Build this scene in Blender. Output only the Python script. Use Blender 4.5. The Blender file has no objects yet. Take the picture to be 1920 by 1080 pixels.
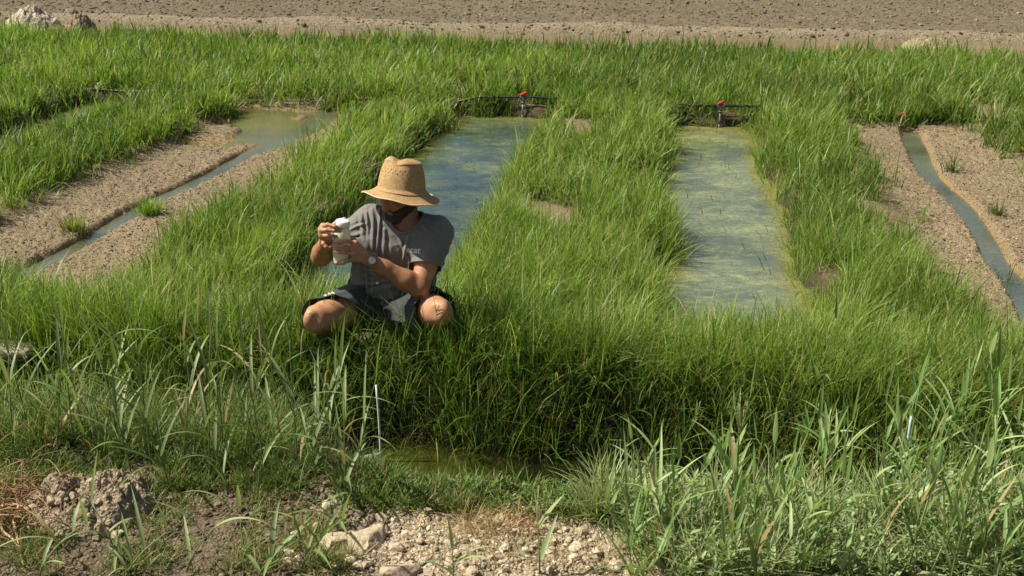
import bpy, bmesh, math
import numpy as np
from mathutils import Vector, Matrix
from mathutils.bvhtree import BVHTree
R = np.random.default_rng(11)
sc = bpy.context.scene
COL = sc.collection
PI = math.pi

# ------------------------------------------------------------------ camera geometry of the photograph
F = 2000.0
PIT = math.atan(742 / 2000)
CH = 2.1
cP, sP = math.cos(PIT), math.sin(PIT)
AA = math.atan(325 / math.hypot(2000, 742))
cA, sA = math.cos(AA), math.sin(AA)

def ray(px, py):
    a = px - 960; b = -(py - 540)
    return np.array([a, F * cP + b * sP, -F * sP + b * cP])

def P(px, py, z=0.0):
    d = ray(px, py); t = (z - CH) / d[2]
    return np.array([d[0] * t, d[1] * t, z])

def PY(px, py, dy):
    d = ray(px, py); Y = 4.76 + dy; t = Y / d[1]
    return np.array([d[0] * t, Y, CH + d[2] * t])

def UV(x, y): return x * sA + y * cA, x * cA - y * sA
def XY(u, v): return u * sA + v * cA, u * cA - v * sA

# ------------------------------------------------------------------ noise
def _h(ix, iy, iz, s):
    h = (ix.astype(np.int64) * 374761393 + iy.astype(np.int64) * 668265263 + iz.astype(np.int64) * 2147483647 + s * 974634777) & 0xffffffff
    h = ((h ^ (h >> 13)) * 1274126177) & 0xffffffff
    h = ((h ^ (h >> 16)) * 2246822519) & 0xffffffff
    return ((h ^ (h >> 15)) & 0xffffff) / float(0xffffff)

def n2(x, y, s=0):
    x = np.asarray(x, float); y = np.asarray(y, float)
    ix = np.floor(x); iy = np.floor(y); fx = x - ix; fy = y - iy
    fx = fx * fx * (3 - 2 * fx); fy = fy * fy * (3 - 2 * fy); z = np.zeros_like(ix)
    a = _h(ix, iy, z, s); b = _h(ix + 1, iy, z, s); c = _h(ix, iy + 1, z, s); d = _h(ix + 1, iy + 1, z, s)
    return (a + (b - a) * fx) * (1 - fy) + (c + (d - c) * fx) * fy

def n3(x, y, z, s=0):
    ix = np.floor(x); iy = np.floor(y); iz = np.floor(z)
    fx = x - ix; fy = y - iy; fz = z - iz
    fx = fx * fx * (3 - 2 * fx); fy = fy * fy * (3 - 2 * fy); fz = fz * fz * (3 - 2 * fz)
    def pl(k):
        a = _h(ix, iy, iz + k, s); b = _h(ix + 1, iy, iz + k, s); c = _h(ix, iy + 1, iz + k, s); d = _h(ix + 1, iy + 1, iz + k, s)
        return (a + (b - a) * fx) * (1 - fy) + (c + (d - c) * fx) * fy
    return pl(0) * (1 - fz) + pl(1) * fz

def fbm(x, y, o=4, s=0):
    r = 0; a = .5; t = 0
    for k in range(o):
        r = r + a * n2(x * 2 ** k + 17.3 * k, y * 2 ** k - 9.1 * k, s + k); t += a; a *= .5
    return r / t

def ss(a, b, x):
    t = np.clip((x - a) / (b - a), 0, 1); return t * t * (3 - 2 * t)

def lerp(a, b, t): return a + (b - a) * t

# ------------------------------------------------------------------ mesh and object helpers
def new_mesh(name, V, Fc, mat=None, col=None, uv=None, smooth=True):
    V = np.asarray(V, np.float32); Fc = np.asarray(Fc, np.int32)
    me = bpy.data.meshes.new(name)
    me.vertices.add(len(V)); me.vertices.foreach_set('co', V.ravel())
    k = Fc.shape[1]; n = len(Fc)
    me.loops.add(n * k); me.loops.foreach_set('vertex_index', Fc.ravel())
    me.polygons.add(n); me.polygons.foreach_set('loop_start', np.arange(0, n * k, k, dtype=np.int32))
    me.polygons.foreach_set('loop_total', np.full(n, k, np.int32))
    me.update(calc_edges=True)
    me.polygons.foreach_set('use_smooth', np.full(n, smooth, bool))
    if col is not None:
        at = me.color_attributes.new('Col', 'FLOAT_COLOR', 'POINT')
        c4 = np.ones((len(V), 4), np.float32); c4[:, :3] = col
        at.data.foreach_set('color', c4.ravel())
    if uv is not None:
        ul = me.uv_layers.new(name='UVMap')
        ul.data.foreach_set('uv', np.asarray(uv, np.float32)[Fc.ravel()].ravel())
    if mat: me.materials.append(mat)
    me.validate()
    return me

def link(name, me, parent=None, loc=None):
    o = bpy.data.objects.new(name, me); COL.objects.link(o)
    if parent: o.parent = parent
    if loc is not None: o.location = loc
    return o

def tag(o, label=None, cat=None, group=None, kind=None):
    if label: o['label'] = label
    if cat: o['category'] = cat
    if group: o['group'] = group
    if kind: o['kind'] = kind
    return o

def empty(name, loc, label, cat, group=None, rz=0):
    o = bpy.data.objects.new(name, None); COL.objects.link(o)
    o.location = loc; o.rotation_euler = (0, 0, rz)
    return tag(o, label, cat, group)

def tube(pts, rad, n=8, cap=True):
    pts = np.asarray(pts, float); m = len(pts)
    rad = np.full(m, rad) if np.isscalar(rad) else np.asarray(rad, float)
    V = []; T = np.gradient(pts, axis=0); T /= np.linalg.norm(T, axis=1)[:, None] + 1e-9
    ref = np.array([0, 0, 1.]) if abs(T[0, 2]) < .9 else np.array([1., 0, 0])
    a = np.linspace(0, 2 * PI, n, endpoint=False)
    for i in range(m):
        s = np.cross(T[i], ref); s /= np.linalg.norm(s) + 1e-9; q = np.cross(s, T[i])
        V.append(pts[i] + rad[i] * (np.cos(a)[:, None] * s + np.sin(a)[:, None] * q))
    V = np.concatenate(V)
    Q = []
    for i in range(m - 1):
        for j in range(n):
            Q.append((i * n + j, i * n + (j + 1) % n, (i + 1) * n + (j + 1) % n, (i + 1) * n + j))
    if cap:
        b = len(V); V = np.concatenate([V, pts[:1], pts[-1:]])
        for j in range(n):
            Q.append((b, (j + 1) % n, j, b)); Q.append((b + 1, (m - 1) * n + j, (m - 1) * n + (j + 1) % n, b + 1))
    return V, np.array(Q)

def join(parts):
    V = []; Q = []; b = 0
    for v, q in parts:
        V.append(v); Q.append(q + b); b += len(v)
    return np.concatenate(V), np.concatenate(Q)

def poly_mesh(name, V, Q, mat, smooth=True, col=None):
    """quads in which the last index may repeat the first (a triangle)"""
    me = bpy.data.meshes.new(name)
    fs = [tuple(dict.fromkeys(map(int, q))) for q in Q]
    me.from_pydata([tuple(map(float, v)) for v in V], [], fs)
    me.polygons.foreach_set('use_smooth', np.full(len(me.polygons), smooth, bool))
    if col is not None:
        at = me.color_attributes.new('Col', 'FLOAT_COLOR', 'POINT')
        c4 = np.ones((len(V), 4), np.float32); c4[:, :3] = col
        at.data.foreach_set('color', c4.ravel())
    me.materials.append(mat); me.update()
    return me

def lathe(prof, n=32):
    V = []; Q = []
    for r, z in prof:
        for j in range(n):
            a = 2 * PI * j / n; V.append((r * math.cos(a), r * math.sin(a), z))
    for i in range(len(prof) - 1):
        for j in range(n):
            Q.append((i * n + j, i * n + (j + 1) % n, (i + 1) * n + (j + 1) % n, (i + 1) * n + j))
    return np.array(V), np.array(Q)

# ------------------------------------------------------------------ materials
class NT:
    def __init__(s, name):
        s.m = bpy.data.materials.new(name); s.m.use_nodes = True
        s.t = s.m.node_tree; s.t.nodes.clear()
        s.out = s.t.nodes.new('ShaderNodeOutputMaterial')
    def n(s, t, ins=None, **kw):
        nd = s.t.nodes.new('ShaderNode' + t)
        for k, v in kw.items(): setattr(nd, k, v)
        for k, v in (ins or {}).items():
            if hasattr(v, 'is_linked') or isinstance(v, bpy.types.NodeSocket): s.t.links.new(v, nd.inputs[k])
            else: nd.inputs[k].default_value = v
        return nd
    def surf(s, sock): s.t.links.new(sock, s.out.inputs['Surface']); return s.m
    def coord(s): return s.n('TexCoord').outputs['Object']
    def noise(s, vec, scale, detail=4, rough=.55):
        return s.n('TexNoise', {'Vector': vec, 'Scale': scale, 'Detail': detail, 'Roughness': rough})
    def ramp(s, fac, stops):
        r = s.n('ValToRGB', {'Fac': fac}); e = r.color_ramp.elements
        while len(e) < len(stops): e.new(.5)
        for k, (p, c) in enumerate(stops):
            e[k].position = p; e[k].color = (*c, 1) if len(c) == 3 else c
        return r.outputs['Color']
    def mix(s, fac, a, b, mode='MIX'):
        m = s.n('MixRGB', blend_type=mode)
        for k, v in ((0, fac), (1, a), (2, b)):
            if isinstance(v, bpy.types.NodeSocket): s.t.links.new(v, m.inputs[k])
            else: m.inputs[k].default_value = v if k == 0 else (*v, 1)
        return m.outputs[0]
    def bump(s, h, strength, dist=.01):
        return s.n('Bump', {'Height': h, 'Strength': strength, 'Distance': dist}).outputs[0]
    def pbsdf(s, **kw):
        ins = {}
        for k, v in kw.items(): ins[k.replace('_', ' ')] = v
        for k in ('Base Color',):
            if k in ins and not isinstance(ins[k], bpy.types.NodeSocket): ins[k] = (*ins[k], 1)
        return s.n('BsdfPrincipled', ins)

def simple(name, c, rough=.6, metal=0., nscale=None, namt=.25, bump=0.):
    s = NT(name)
    if nscale:
        nz = s.noise(s.coord(), nscale)
        c2 = s.mix(nz.outputs['Fac'], tuple(x * (1 - namt) for x in c), tuple(min(1, x * (1 + namt)) for x in c))
    else: c2 = c
    kw = dict(Base_Color=c2, Roughness=rough, Metallic=metal)
    if bump and nscale: kw['Normal'] = s.bump(nz.outputs['Fac'], bump, .004)
    return s.surf(s.pbsdf(**kw).outputs[0])

def leaf_mat(name, trans=.38, rough=.48, spec=.35):
    s = NT(name)
    c = s.n('Attribute', attribute_name='Col').outputs['Color']
    b = s.pbsdf(Base_Color=c, Roughness=rough, Specular_IOR_Level=spec)
    tc = s.mix(1.0, c, (1.35, 1.5, .75), 'MULTIPLY')
    tr = s.n('BsdfTranslucent', {'Color': tc})
    return s.surf(s.n('MixShader', {0: trans, 1: b.outputs[0], 2: tr.outputs[0]}).outputs[0])

def ground_mat(name, scale=60., bump=.6, speck=(.55, 1.45), bdist=.012):
    s = NT(name)
    c = s.n('Attribute', attribute_name='Col').outputs['Color']
    co = s.coord()
    a = s.noise(co, scale, 6, .65); b = s.n('TexVoronoi', {'Vector': co, 'Scale': scale * 1.6})
    v = s.ramp(a.outputs['Fac'], [(.25, (speck[0],) * 3), (.75, (speck[1],) * 3)])
    c1 = s.mix(1., c, v, 'MULTIPLY')
    v2 = s.ramp(b.outputs['Color'], [(.1, (.72, .72, .72)), (.9, (1.25, 1.22, 1.18))])
    c2 = s.mix(1., c1, v2, 'MULTIPLY')
    hh = s.n('Math', {0: a.outputs['Fac'], 1: b.outputs['Distance']}, operation='ADD').outputs[0]
    return s.surf(s.pbsdf(Base_Color=c2, Roughness=.92, Specular_IOR_Level=.2, Normal=s.bump(hh, bump, bdist)).outputs[0])

def pebble_mat(name):
    s = NT(name)
    c = s.n('Attribute', attribute_name='Col').outputs['Color']
    nz = s.noise(s.coord(), 90, 4)
    c2 = s.mix(1., c, s.ramp(nz.outputs['Fac'], [(.3, (.7, .7, .7)), (.7, (1.25, 1.25, 1.25))]), 'MULTIPLY')
    return s.surf(s.pbsdf(Base_Color=c2, Roughness=.9, Specular_IOR_Level=.2, Normal=s.bump(nz.outputs['Fac'], .5, .006)).outputs[0])

M = dict(
    grass=leaf_mat('grass_blade'), reed=leaf_mat('reed_leaf', .28, .5, .4), weed=leaf_mat('weed_leaf', .3, .5, .3),
    straw=leaf_mat('dry_straw', .15, .7, .2),
    ground=ground_mat('soil'), gravel=ground_mat('gravel_bed', 85., .7, (.6, 1.35)), field=ground_mat('ploughed_soil', 22., .6, (.7, 1.25), .03),
    dirt=ground_mat('pale_dirt', 55., .9, (.6, 1.4)), pebble=pebble_mat('stone'),
    hose=simple('black_hose', (.012, .013, .012), .45), valve=simple('valve_plastic', (.09, .11, .10), .4, nscale=60),
    red=simple('red_plastic', (.62, .035, .02), .35, nscale=80, namt=.12), pvc=simple('grey_pvc', (.26, .26, .25), .5, nscale=40, bump=.2),
    white=simple('white_rod', (.62, .66, .66), .45, nscale=50, namt=.15), pale=simple('pale_pipe', (.20, .22, .18), .5, nscale=50),
    slab=simple('concrete', (.30, .255, .18), .9, nscale=45, namt=.45, bump=.6), blue=simple('bluish_rod', (.5, .6, .66), .45, nscale=50, namt=.15),
    root=simple('dry_root', (.27, .165, .075), .85, nscale=30, namt=.4),
)

# ------------------------------------------------------------------ terrain
PONDS = [  # v0, v1, u0, u1, bed, kind
    (-6.45, -5.62, 5.15, 11.2, -.20, 'wet'),
    (-4.54, -3.12, 5.25, 10.95, -.075, 'dry'),
    (-2.28, -1.22, 5.15, 11.0, -.24, 'wet'),
    (-.02, .84, 5.15, 10.85, -.24, 'wet'),
    (1.62, 2.88, 5.1, 10.82, -.075, 'dry'),
]
WZ = -.115
DWZ = -.27
def polyv(pts, u):
    pts = sorted(pts); return np.interp(u, [p[0] for p in pts], [p[1] for p in pts])
CH_B = [(5.2, -3.95), (5.9, -3.86), (7.0, -3.86), (7.6, -3.83), (8.6, -3.74), (9.8, -3.6), (10.9, -3.62)]
CH_E = [(5.2, 1.98), (6.04, 2.07), (7.27, 2.13), (8.13, 2.16), (9.01, 2.11), (10.0, 2.2), (10.72, 2.27), (11.2, 2.3)]

def pond_sd(x, y, i):
    u, v = UV(x, y); v0, v1, u0, u1, bed, kind = PONDS[i]
    wob = (fbm(x * 1.6, y * 1.6, 3, 40 + i) - .5) * .26 + (n2(x * 6, y * 6, 48) - .5) * .06
    du = np.maximum(u0 - u, u - u1); dv = np.maximum(v0 - v, v - v1)
    return np.where((du > 0) & (dv > 0), np.hypot(du, dv), np.maximum(du, dv)) + wob

BARE = [(1095, 245, .34), (1640, 395, .22), (1660, 440, .2), (1800, 735, .15), (285, 630, .14), (1020, 400, .2), (330, 110, .2), (860, 165, .3), (1130, 640, .1), (1560, 520, .12), (1860, 215, .4), (1280, 660, .1)]
BAREW = [(P(a, b)[0], P(a, b)[1], r) for a, b, r in BARE]
def bare(x, y):
    m = np.zeros_like(x); w = (fbm(x * 5, y * 5, 3, 77) - .5)
    for bx, by, r in BAREW:
        d = np.hypot((x - bx), (y - by) * .6) / r + w * 1.2
        m = np.maximum(m, 1 - ss(.6, 1.1, d))
    return m

def terrain(x, y):
    """height and region masks"""
    x = np.asarray(x, float); y = np.asarray(y, float)
    u, v = UV(x, y)
    z = .035 * (fbm(x * 1.3, y * 1.3, 3, 1) - .5) + .03 * (fbm(x * 7, y * 7, 3, 2) - .5)
    grav = np.zeros_like(z); wet = np.zeros_like(z)
    for i, pd in enumerate(PONDS):
        sd = pond_sd(x, y, i)
        if pd[5] == 'wet':
            t = ss(.10, -.10, sd); z = lerp(z, pd[4], t); wet = np.maximum(wet, ss(.16, .0, sd))
        else:
            t = ss(.22, -.12, sd)
            cv = polyv(CH_B if i == 1 else CH_E, u) + (n2(u * 2.2, u * 0, 5 + i) - .5) * .06
            dv = np.abs(v - cv)
            hw = (.050 + .080 * ss(8.4, 10.2, u)) if i == 1 else (.050 + .03 * n2(u * 1.7, u * 0, 9))
            bed = -.078 + .026 * (fbm(x * 2.2, y * 2.2, 3, 60 + i) - .5) + .02 * (n2(x * 30, y * 30, 61) - .5) + .012 * (n2(x * 70, y * 70, 62) - .5)
            if i == 1: bed = bed - .085 * ss(8.7, 9.6, u) + .075 * ss(.5, .75, n2(x * 2.1, y * 3, 65)) * ss(8.9, 9.8, u)
            bed = bed + .010 + .018 * ss(.1, .6, dv)
            bed = lerp(bed, -.2, ss(hw + .06, hw - .04, dv))
            z = lerp(z, bed, t); grav = np.maximum(grav, ss(.12, -.02, sd))
            wet = np.maximum(wet, ss(-.085, -.115, z) * t)
    # ditch in front of the ponds
    wd = (fbm(v * 1.4, u * 1.4, 3, 21) - .5) * .16
    uu = u + wd
    far = ss(4.19, 4.44, uu); near = ss(3.93, 3.50, uu)
    sh_ = np.maximum(ss(-1.1, -1.5, v), ss(.7, 1.2, v)) * .20
    dz = np.where(uu > 4.0, lerp(-.36 + sh_, 0, far), lerp(-.36 + sh_, -.05, near))
    inside = ss(4.62, 4.5, uu) * 1.0
    dirt = ss(3.62, 3.5, uu)
    rub = .05 * (fbm(x * 6, y * 6, 4, 31) - .5) + .035 * (fbm(x * 22, y * 22, 3, 32) - .5)
    z = np.where(uu < 4.48, dz + z * far + np.where(uu < 4.0, rub * near, .02 * (fbm(x * 9, y * 9, 3, 33) - .5)), z)
    # ploughed field beyond
    fe = u - (16.75 + .25 * (fbm(v * .5, v * 0, 3, 51) - .5))
    fld = ss(-.25, .15, fe)
    ridge = .13 * np.exp(-((fe - .35) / .33) ** 2) * (.45 + 1.1 * fbm(v * .8, u * .8, 3, 53))
    cl = .06 * (fbm(x * 1.6, y * 2.0, 4, 54) - .5) + .05 * (fbm(x * 8.5, y * 8.5, 3, 56) - .5)
    fade = ss(60, 30, np.abs(u))
    z = z + fld * (ridge + cl * ss(.3, 1.2, fe) * fade + .04)
    return z, dict(u=u, v=v, grav=grav, wet=wet, dirt=dirt, fld=fld, fe=fe, uu=uu)

def build_ground():
    ys = np.concatenate([[-60, -12, -3, 0, 1.2, 2.0], np.exp(np.arange(math.log(2.4), math.log(16.0), .0042)),
                         np.arange(16.0, 25.5, .042), np.exp(np.arange(math.log(25.6), math.log(40), .03)), [45, 60, 90, 150, 300, 700]])
    tc = np.linspace(-1, 1, 860)
    tails = np.array([1.06, 1.15, 1.4, 2, 4, 12, 40, 120])
    ts = np.concatenate([-tails[::-1], tc, tails])
    half = np.clip(.54 * np.clip(ys, 2.4, 26) + 1.2, 0, 15)
    X = ts[None, :] * half[:, None]; Y = np.repeat(ys[:, None], len(ts), 1)
    z, m = terrain(X, Y)
    nx = len(ts); ny = len(ys)
    shp = X.shape
    n1 = fbm(X * 2.3, Y * 2.3, 4, 81); nf = n2(X * 45, Y * 45, 82)
    def C(c): return np.array(c)[None, None, :]
    col = lerp(C((.135, .10, .062)), C((.20, .155, .095)), n1[..., None])
    wet_shade_c = C((.028, .025, .014))
    col = lerp(col, wet_shade_c, (m['wet'] * .85)[..., None])  # wet bank soil, darkened further to paint shade onto the pond walls
    g = lerp(C((.275, .220, .138)), C((.195, .155, .096)), fbm(X * 3, Y * 3, 3, 84)[..., None])
    g = lerp(g, C((.16, .125, .085)), (ss(.72, .84, nf) * .75)[..., None])
    rusty = ss(-.07, -.105, z) * ss(-.135, -.11, z)
    g = lerp(g, C((.27, .18, .07)), (rusty * .7)[..., None])
    deep = ss(-.11, -.15, z)
    g = lerp(g, C((.17, .13, .05)), (deep * .9)[..., None])
    edge = ss(.15, .55, m['grav']) * ss(.95, .6, m['grav'])
    col = lerp(col, g, m['grav'][..., None]); col = lerp(col, C((.11, .085, .055)), (edge * .6)[..., None])
    d = lerp(C((.37, .31, .22)), C((.215, .172, .112)), ss(.3, .75, fbm(X * 4, Y * 4, 4, 86))[..., None])
    left_dirt = ss(-.35, -1.0, X)  # dirt turns darker brown towards the left
    d = lerp(d, C((.120, .094, .058)), (left_dirt * .92)[..., None])
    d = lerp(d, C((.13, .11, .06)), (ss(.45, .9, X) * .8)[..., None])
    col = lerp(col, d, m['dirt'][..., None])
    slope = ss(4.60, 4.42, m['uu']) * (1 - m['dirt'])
    col = lerp(col, C((.018, .015, .009)), (slope * .94)[..., None])  # mud blackened so its colour carries the deep shade under the ditch grass
    f = lerp(C((.112, .094, .060)), C((.158, .133, .088)), fbm(X * 1.2, Y * 1.2, 4, 88)[..., None])
    strip = np.exp(-((m['fe'] - .3) / .45) ** 2)
    f = lerp(f, C((.215, .18, .122)), (strip * .9)[..., None])
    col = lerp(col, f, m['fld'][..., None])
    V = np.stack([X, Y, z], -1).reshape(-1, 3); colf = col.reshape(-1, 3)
    i = np.arange(ny - 1)[:, None] * nx + np.arange(nx - 1)[None, :]
    Q = np.stack([i, i + 1, i + nx + 1, i + nx], -1).reshape(-1, 4)
    def avg(a): return (a[:-1, :-1] + a[1:, 1:]).ravel() * .5
    lab = np.zeros(len(Q), int)
    lab[avg(m['grav']) > .5] = 1
    lab[(avg(m['dirt']) > .5)] = 2
    lab[avg(m['fld']) > .5] = 3
    for k, (nm, mt) in enumerate((('ground', 'ground'), ('gravel_bed', 'gravel'), ('dirt_bank', 'dirt'), ('ploughed_field', 'field'))):
        q = Q[lab == k]; idx = np.unique(q); mp = np.full(len(V), -1); mp[idx] = np.arange(len(idx))
        o = link(nm, new_mesh(nm, V[idx], mp[q], M[mt], colf[idx])); o['kind'] = 'structure'
build_ground()

def gz(x, y): return terrain(x, y)[0]

# ------------------------------------------------------------------ water
def water_mat(name, murk, c_deep, c_algae, c_edge, amt=.5, rough=.09):
    s = NT(name)
    co = s.coord()
    mp = s.n('Mapping', {'Vector': co, 'Scale': (1.0, 1.5, 1.0)}).outputs[0]
    a = s.noise(mp, 2.6, 8, .75); b = s.noise(mp, 13., 6, .75); big = s.noise(co, 1.4, 5, .6)
    at = s.n('Attribute', attribute_name='Col').outputs['Color']
    sep = s.n('SeparateColor', {0: at})
    m1 = s.ramp(a.outputs['Fac'], [(.40 + .12 * (1 - amt), (0, 0, 0)), (.62 + .12 * (1 - amt), (1, 1, 1))])
    m2 = s.ramp(b.outputs['Fac'], [(.42, (.25,) * 3), (.64, (1,) * 3)])
    al = s.mix(1., m1, m2, 'MULTIPLY')
    c = s.mix(al, c_deep, c_algae)
    ed = s.n('Math', {0: sep.outputs[0], 1: s.noise(mp, 6, 5, .7).outputs['Fac']}, operation='MULTIPLY').outputs[0]
    ed = s.ramp(ed, [(.12, (0, 0, 0)), (.5, (1, 1, 1))])
    c = s.mix(ed, c, c_edge)
    c = s.mix(1., c, s.ramp(big.outputs['Fac'], [(.32, (.58, .63, .62)), (.52, (1., 1., 1.)), (.7, (1.25, 1.22, 1.05))]), 'MULTIPLY')
    fine = s.noise(mp, 48., 5, .7)
    c = s.mix(1., c, s.ramp(fine.outputs['Fac'], [(.32, (.6,) * 3), (.66, (1.35,) * 3)]), 'MULTIPLY')
    spk = s.noise(mp, 30., 4, .8)
    c = s.mix(s.ramp(spk.outputs['Fac'], [(.60, (0, 0, 0)), (.68, (.75,) * 3)]), c, (.035, .045, .022))
    rip = s.noise(s.n('Mapping', {'Vector': co, 'Scale': (.7, 1.6, 1)}).outputs[0], 14., 4, .55)
    nb = s.bump(rip.outputs['Fac'], .12, .02)
    dif = s.n('BsdfDiffuse', {'Color': c})
    tr = s.n('BsdfTransparent', {'Color': (.75, .8, .62, 1)})
    body = s.n('MixShader', {0: murk, 1: tr.outputs[0], 2: dif.outputs[0]})
    rg = s.ramp(al, [(0, (rough,) * 3), (1, (.35,) * 3)])
    gl = s.n('BsdfGlossy', {'Color': (1, 1, 1, 1), 'Roughness': rg, 'Normal': nb})
    fr = s.n('Fresnel', {'IOR': 1.33, 'Normal': nb}).outputs[0]
    fr = s.n('Math', {0: fr, 1: .29}, operation='MULTIPLY').outputs[0]
    return s.surf(s.n('MixShader', {0: fr, 1: body.outputs[0], 2: gl.outputs[0]}).outputs[0])

MW = [water_mat('pond_water_blue', .97, (.034, .064, .060), (.19, .205, .07), (.13, .135, .03), .8),
      water_mat('pond_water_green', .98, (.105, .128, .075), (.30, .32, .135), (.18, .175, .05), .95),
      water_mat('channel_water', .6, (.125, .145, .105), (.17, .175, .085), (.18, .165, .04), .3),
      water_mat('ditch_water', .75, (.005, .006, .003), (.07, .08, .010), (.07, .08, .010), .45)]

def water(name, i, mat, z):
    v0, v1, u0, u1 = PONDS[i][:4]; m = .3
    us = np.arange(u0 - m, u1 + m, .04); vs = np.arange(v0 - m, v1 + m, .03)
    U, V_ = np.meshgrid(us, vs, indexing='ij'); X, Y = XY(U, V_)
    sd = pond_sd(X, Y, i)
    e = ss(-.22, -.02, sd) * .9 + .35 * ss(u1 - 1.3, u1 - .2, U) + .12
    if i == 1: e = ss(.2, 0, np.abs(V_ - polyv(CH_B, U))) * -.35 + .68
    if i == 4: e = e * .25
    return grid_sheet(name, X, Y, z, np.clip(e, 0, 1), mat)

def grid_sheet(name, X, Y, z, e, mat):
    ny, nx = X.shape
    V = np.stack([X, Y, np.full_like(X, z)], -1).reshape(-1, 3)
    k = np.arange(ny - 1)[:, None] * nx + np.arange(nx - 1)[None, :]
    Q = np.stack([k, k + nx, k + nx + 1, k + 1], -1).reshape(-1, 4)
    c = np.repeat(e.reshape(-1, 1), 3, 1)
    o = link(name, new_mesh(name, V, Q, mat, c)); o['kind'] = 'structure'
    return o
water('pond_water', 0, MW[1], WZ)
water('channel_water', 1, MW[2], WZ + .012)
water('pond_water', 2, MW[0], WZ)
water('pond_water', 3, MW[1], WZ)
water('channel_water', 4, MW[2], WZ)
us = np.arange(3.4, 4.66, .03); vs = np.concatenate([[-30, -12], np.arange(-5, 5, .04), [12, 30]])
U_, V_ = np.meshgrid(us, vs, indexing='ij'); X_, Y_ = XY(U_, V_)
grid_sheet('ditch_water', X_, Y_, DWZ, ss(.5, -.6, V_ + .7) * ss(-2.2, -1.2, V_) * .9 + .1, MW[3])

# ------------------------------------------------------------------ blades
def ribbons(pos, h, w, az, lean, curl, col, tip, segs=4, fold=0., twist=None, prof=None):
    N = len(pos); t = np.linspace(0, 1, segs + 1)
    th = lean[:, None] + curl[:, None] * t[None, :]
    tm = (th[:, :-1] + th[:, 1:]) / 2
    ds = (h / segs)[:, None]
    hor = np.concatenate([np.zeros((N, 1)), np.cumsum(np.sin(tm) * ds, 1)], 1)
    ver = np.concatenate([np.zeros((N, 1)), np.cumsum(np.cos(tm) * ds, 1)], 1)
    dx, dy = np.cos(az), np.sin(az)
    cx = pos[:, 0:1] + hor * dx[:, None]; cy = pos[:, 1:2] + hor * dy[:, None]; cz = pos[:, 2:3] + ver
    tw = (R.normal(0, .6, N) if twist is None else twist)
    sx, sy = np.cos(az + PI / 2 + tw), np.sin(az + PI / 2 + tw)
    if prof is None: prof = np.interp(t, [0, .3, .6, .85, 1], [.75, 1, .8, .4, .04])
    hw = w[:, None] * prof[None, :] * .5
    L = np.stack([cx - sx[:, None] * hw, cy - sy[:, None] * hw, cz], -1)
    Rr = np.stack([cx + sx[:, None] * hw, cy + sy[:, None] * hw, cz], -1)
    c = lerp(col[:, None, :], tip[:, None, :], (t ** 1.5)[None, :, None])
    if fold:
        nx_ = -np.cos(th) * dx[:, None]; ny_ = -np.cos(th) * dy[:, None]; nz_ = np.sin(th)
        Mi = np.stack([cx - nx_ * hw * fold, cy - ny_ * hw * fold, cz - nz_ * hw * fold], -1)
        V = np.stack([L, Mi, Rr], 2); k = 3
    else:
        V = np.stack([L, Rr], 2); k = 2
    C = np.repeat(c[:, :, None, :], k, 2)
    b = np.arange(N)[:, None, None] * ((segs + 1) * k); r = np.arange(segs)[None, :, None] * k; q = np.arange(k - 1)[None, None, :]
    a = b + r + q
    Q = np.stack([a, a + 1, a + k + 1, a + k], -1).reshape(-1, 4)
    return V.reshape(-1, 3), Q, C.reshape(-1, 3)

def stuff(name, packs, mat, label=None):
    V = []; Q = []; C = []; b = 0
    for v, q, c in packs:
        V.append(v); Q.append(q + b); C.append(c); b += len(v)
    o = link(name, new_mesh(name, np.concatenate(V), np.concatenate(Q), mat, np.concatenate(C)))
    return tag(o, label, None, None, 'stuff')

G_LO = np.array((.045, .105, .013)); G_MID = np.array((.102, .190, .021)); G_HI = np.array((.165, .252, .044)); STRAW = np.array((.30, .24, .11))

def person_clear(x, y):
    a = np.hypot((x + .60) / .36, (y - 4.86) / .24) < 1
    b = np.hypot((x + .60) / .40, (y - 4.60) / .10) < 1
    return a | (b & (R.random(len(x)) < .35))

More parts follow.
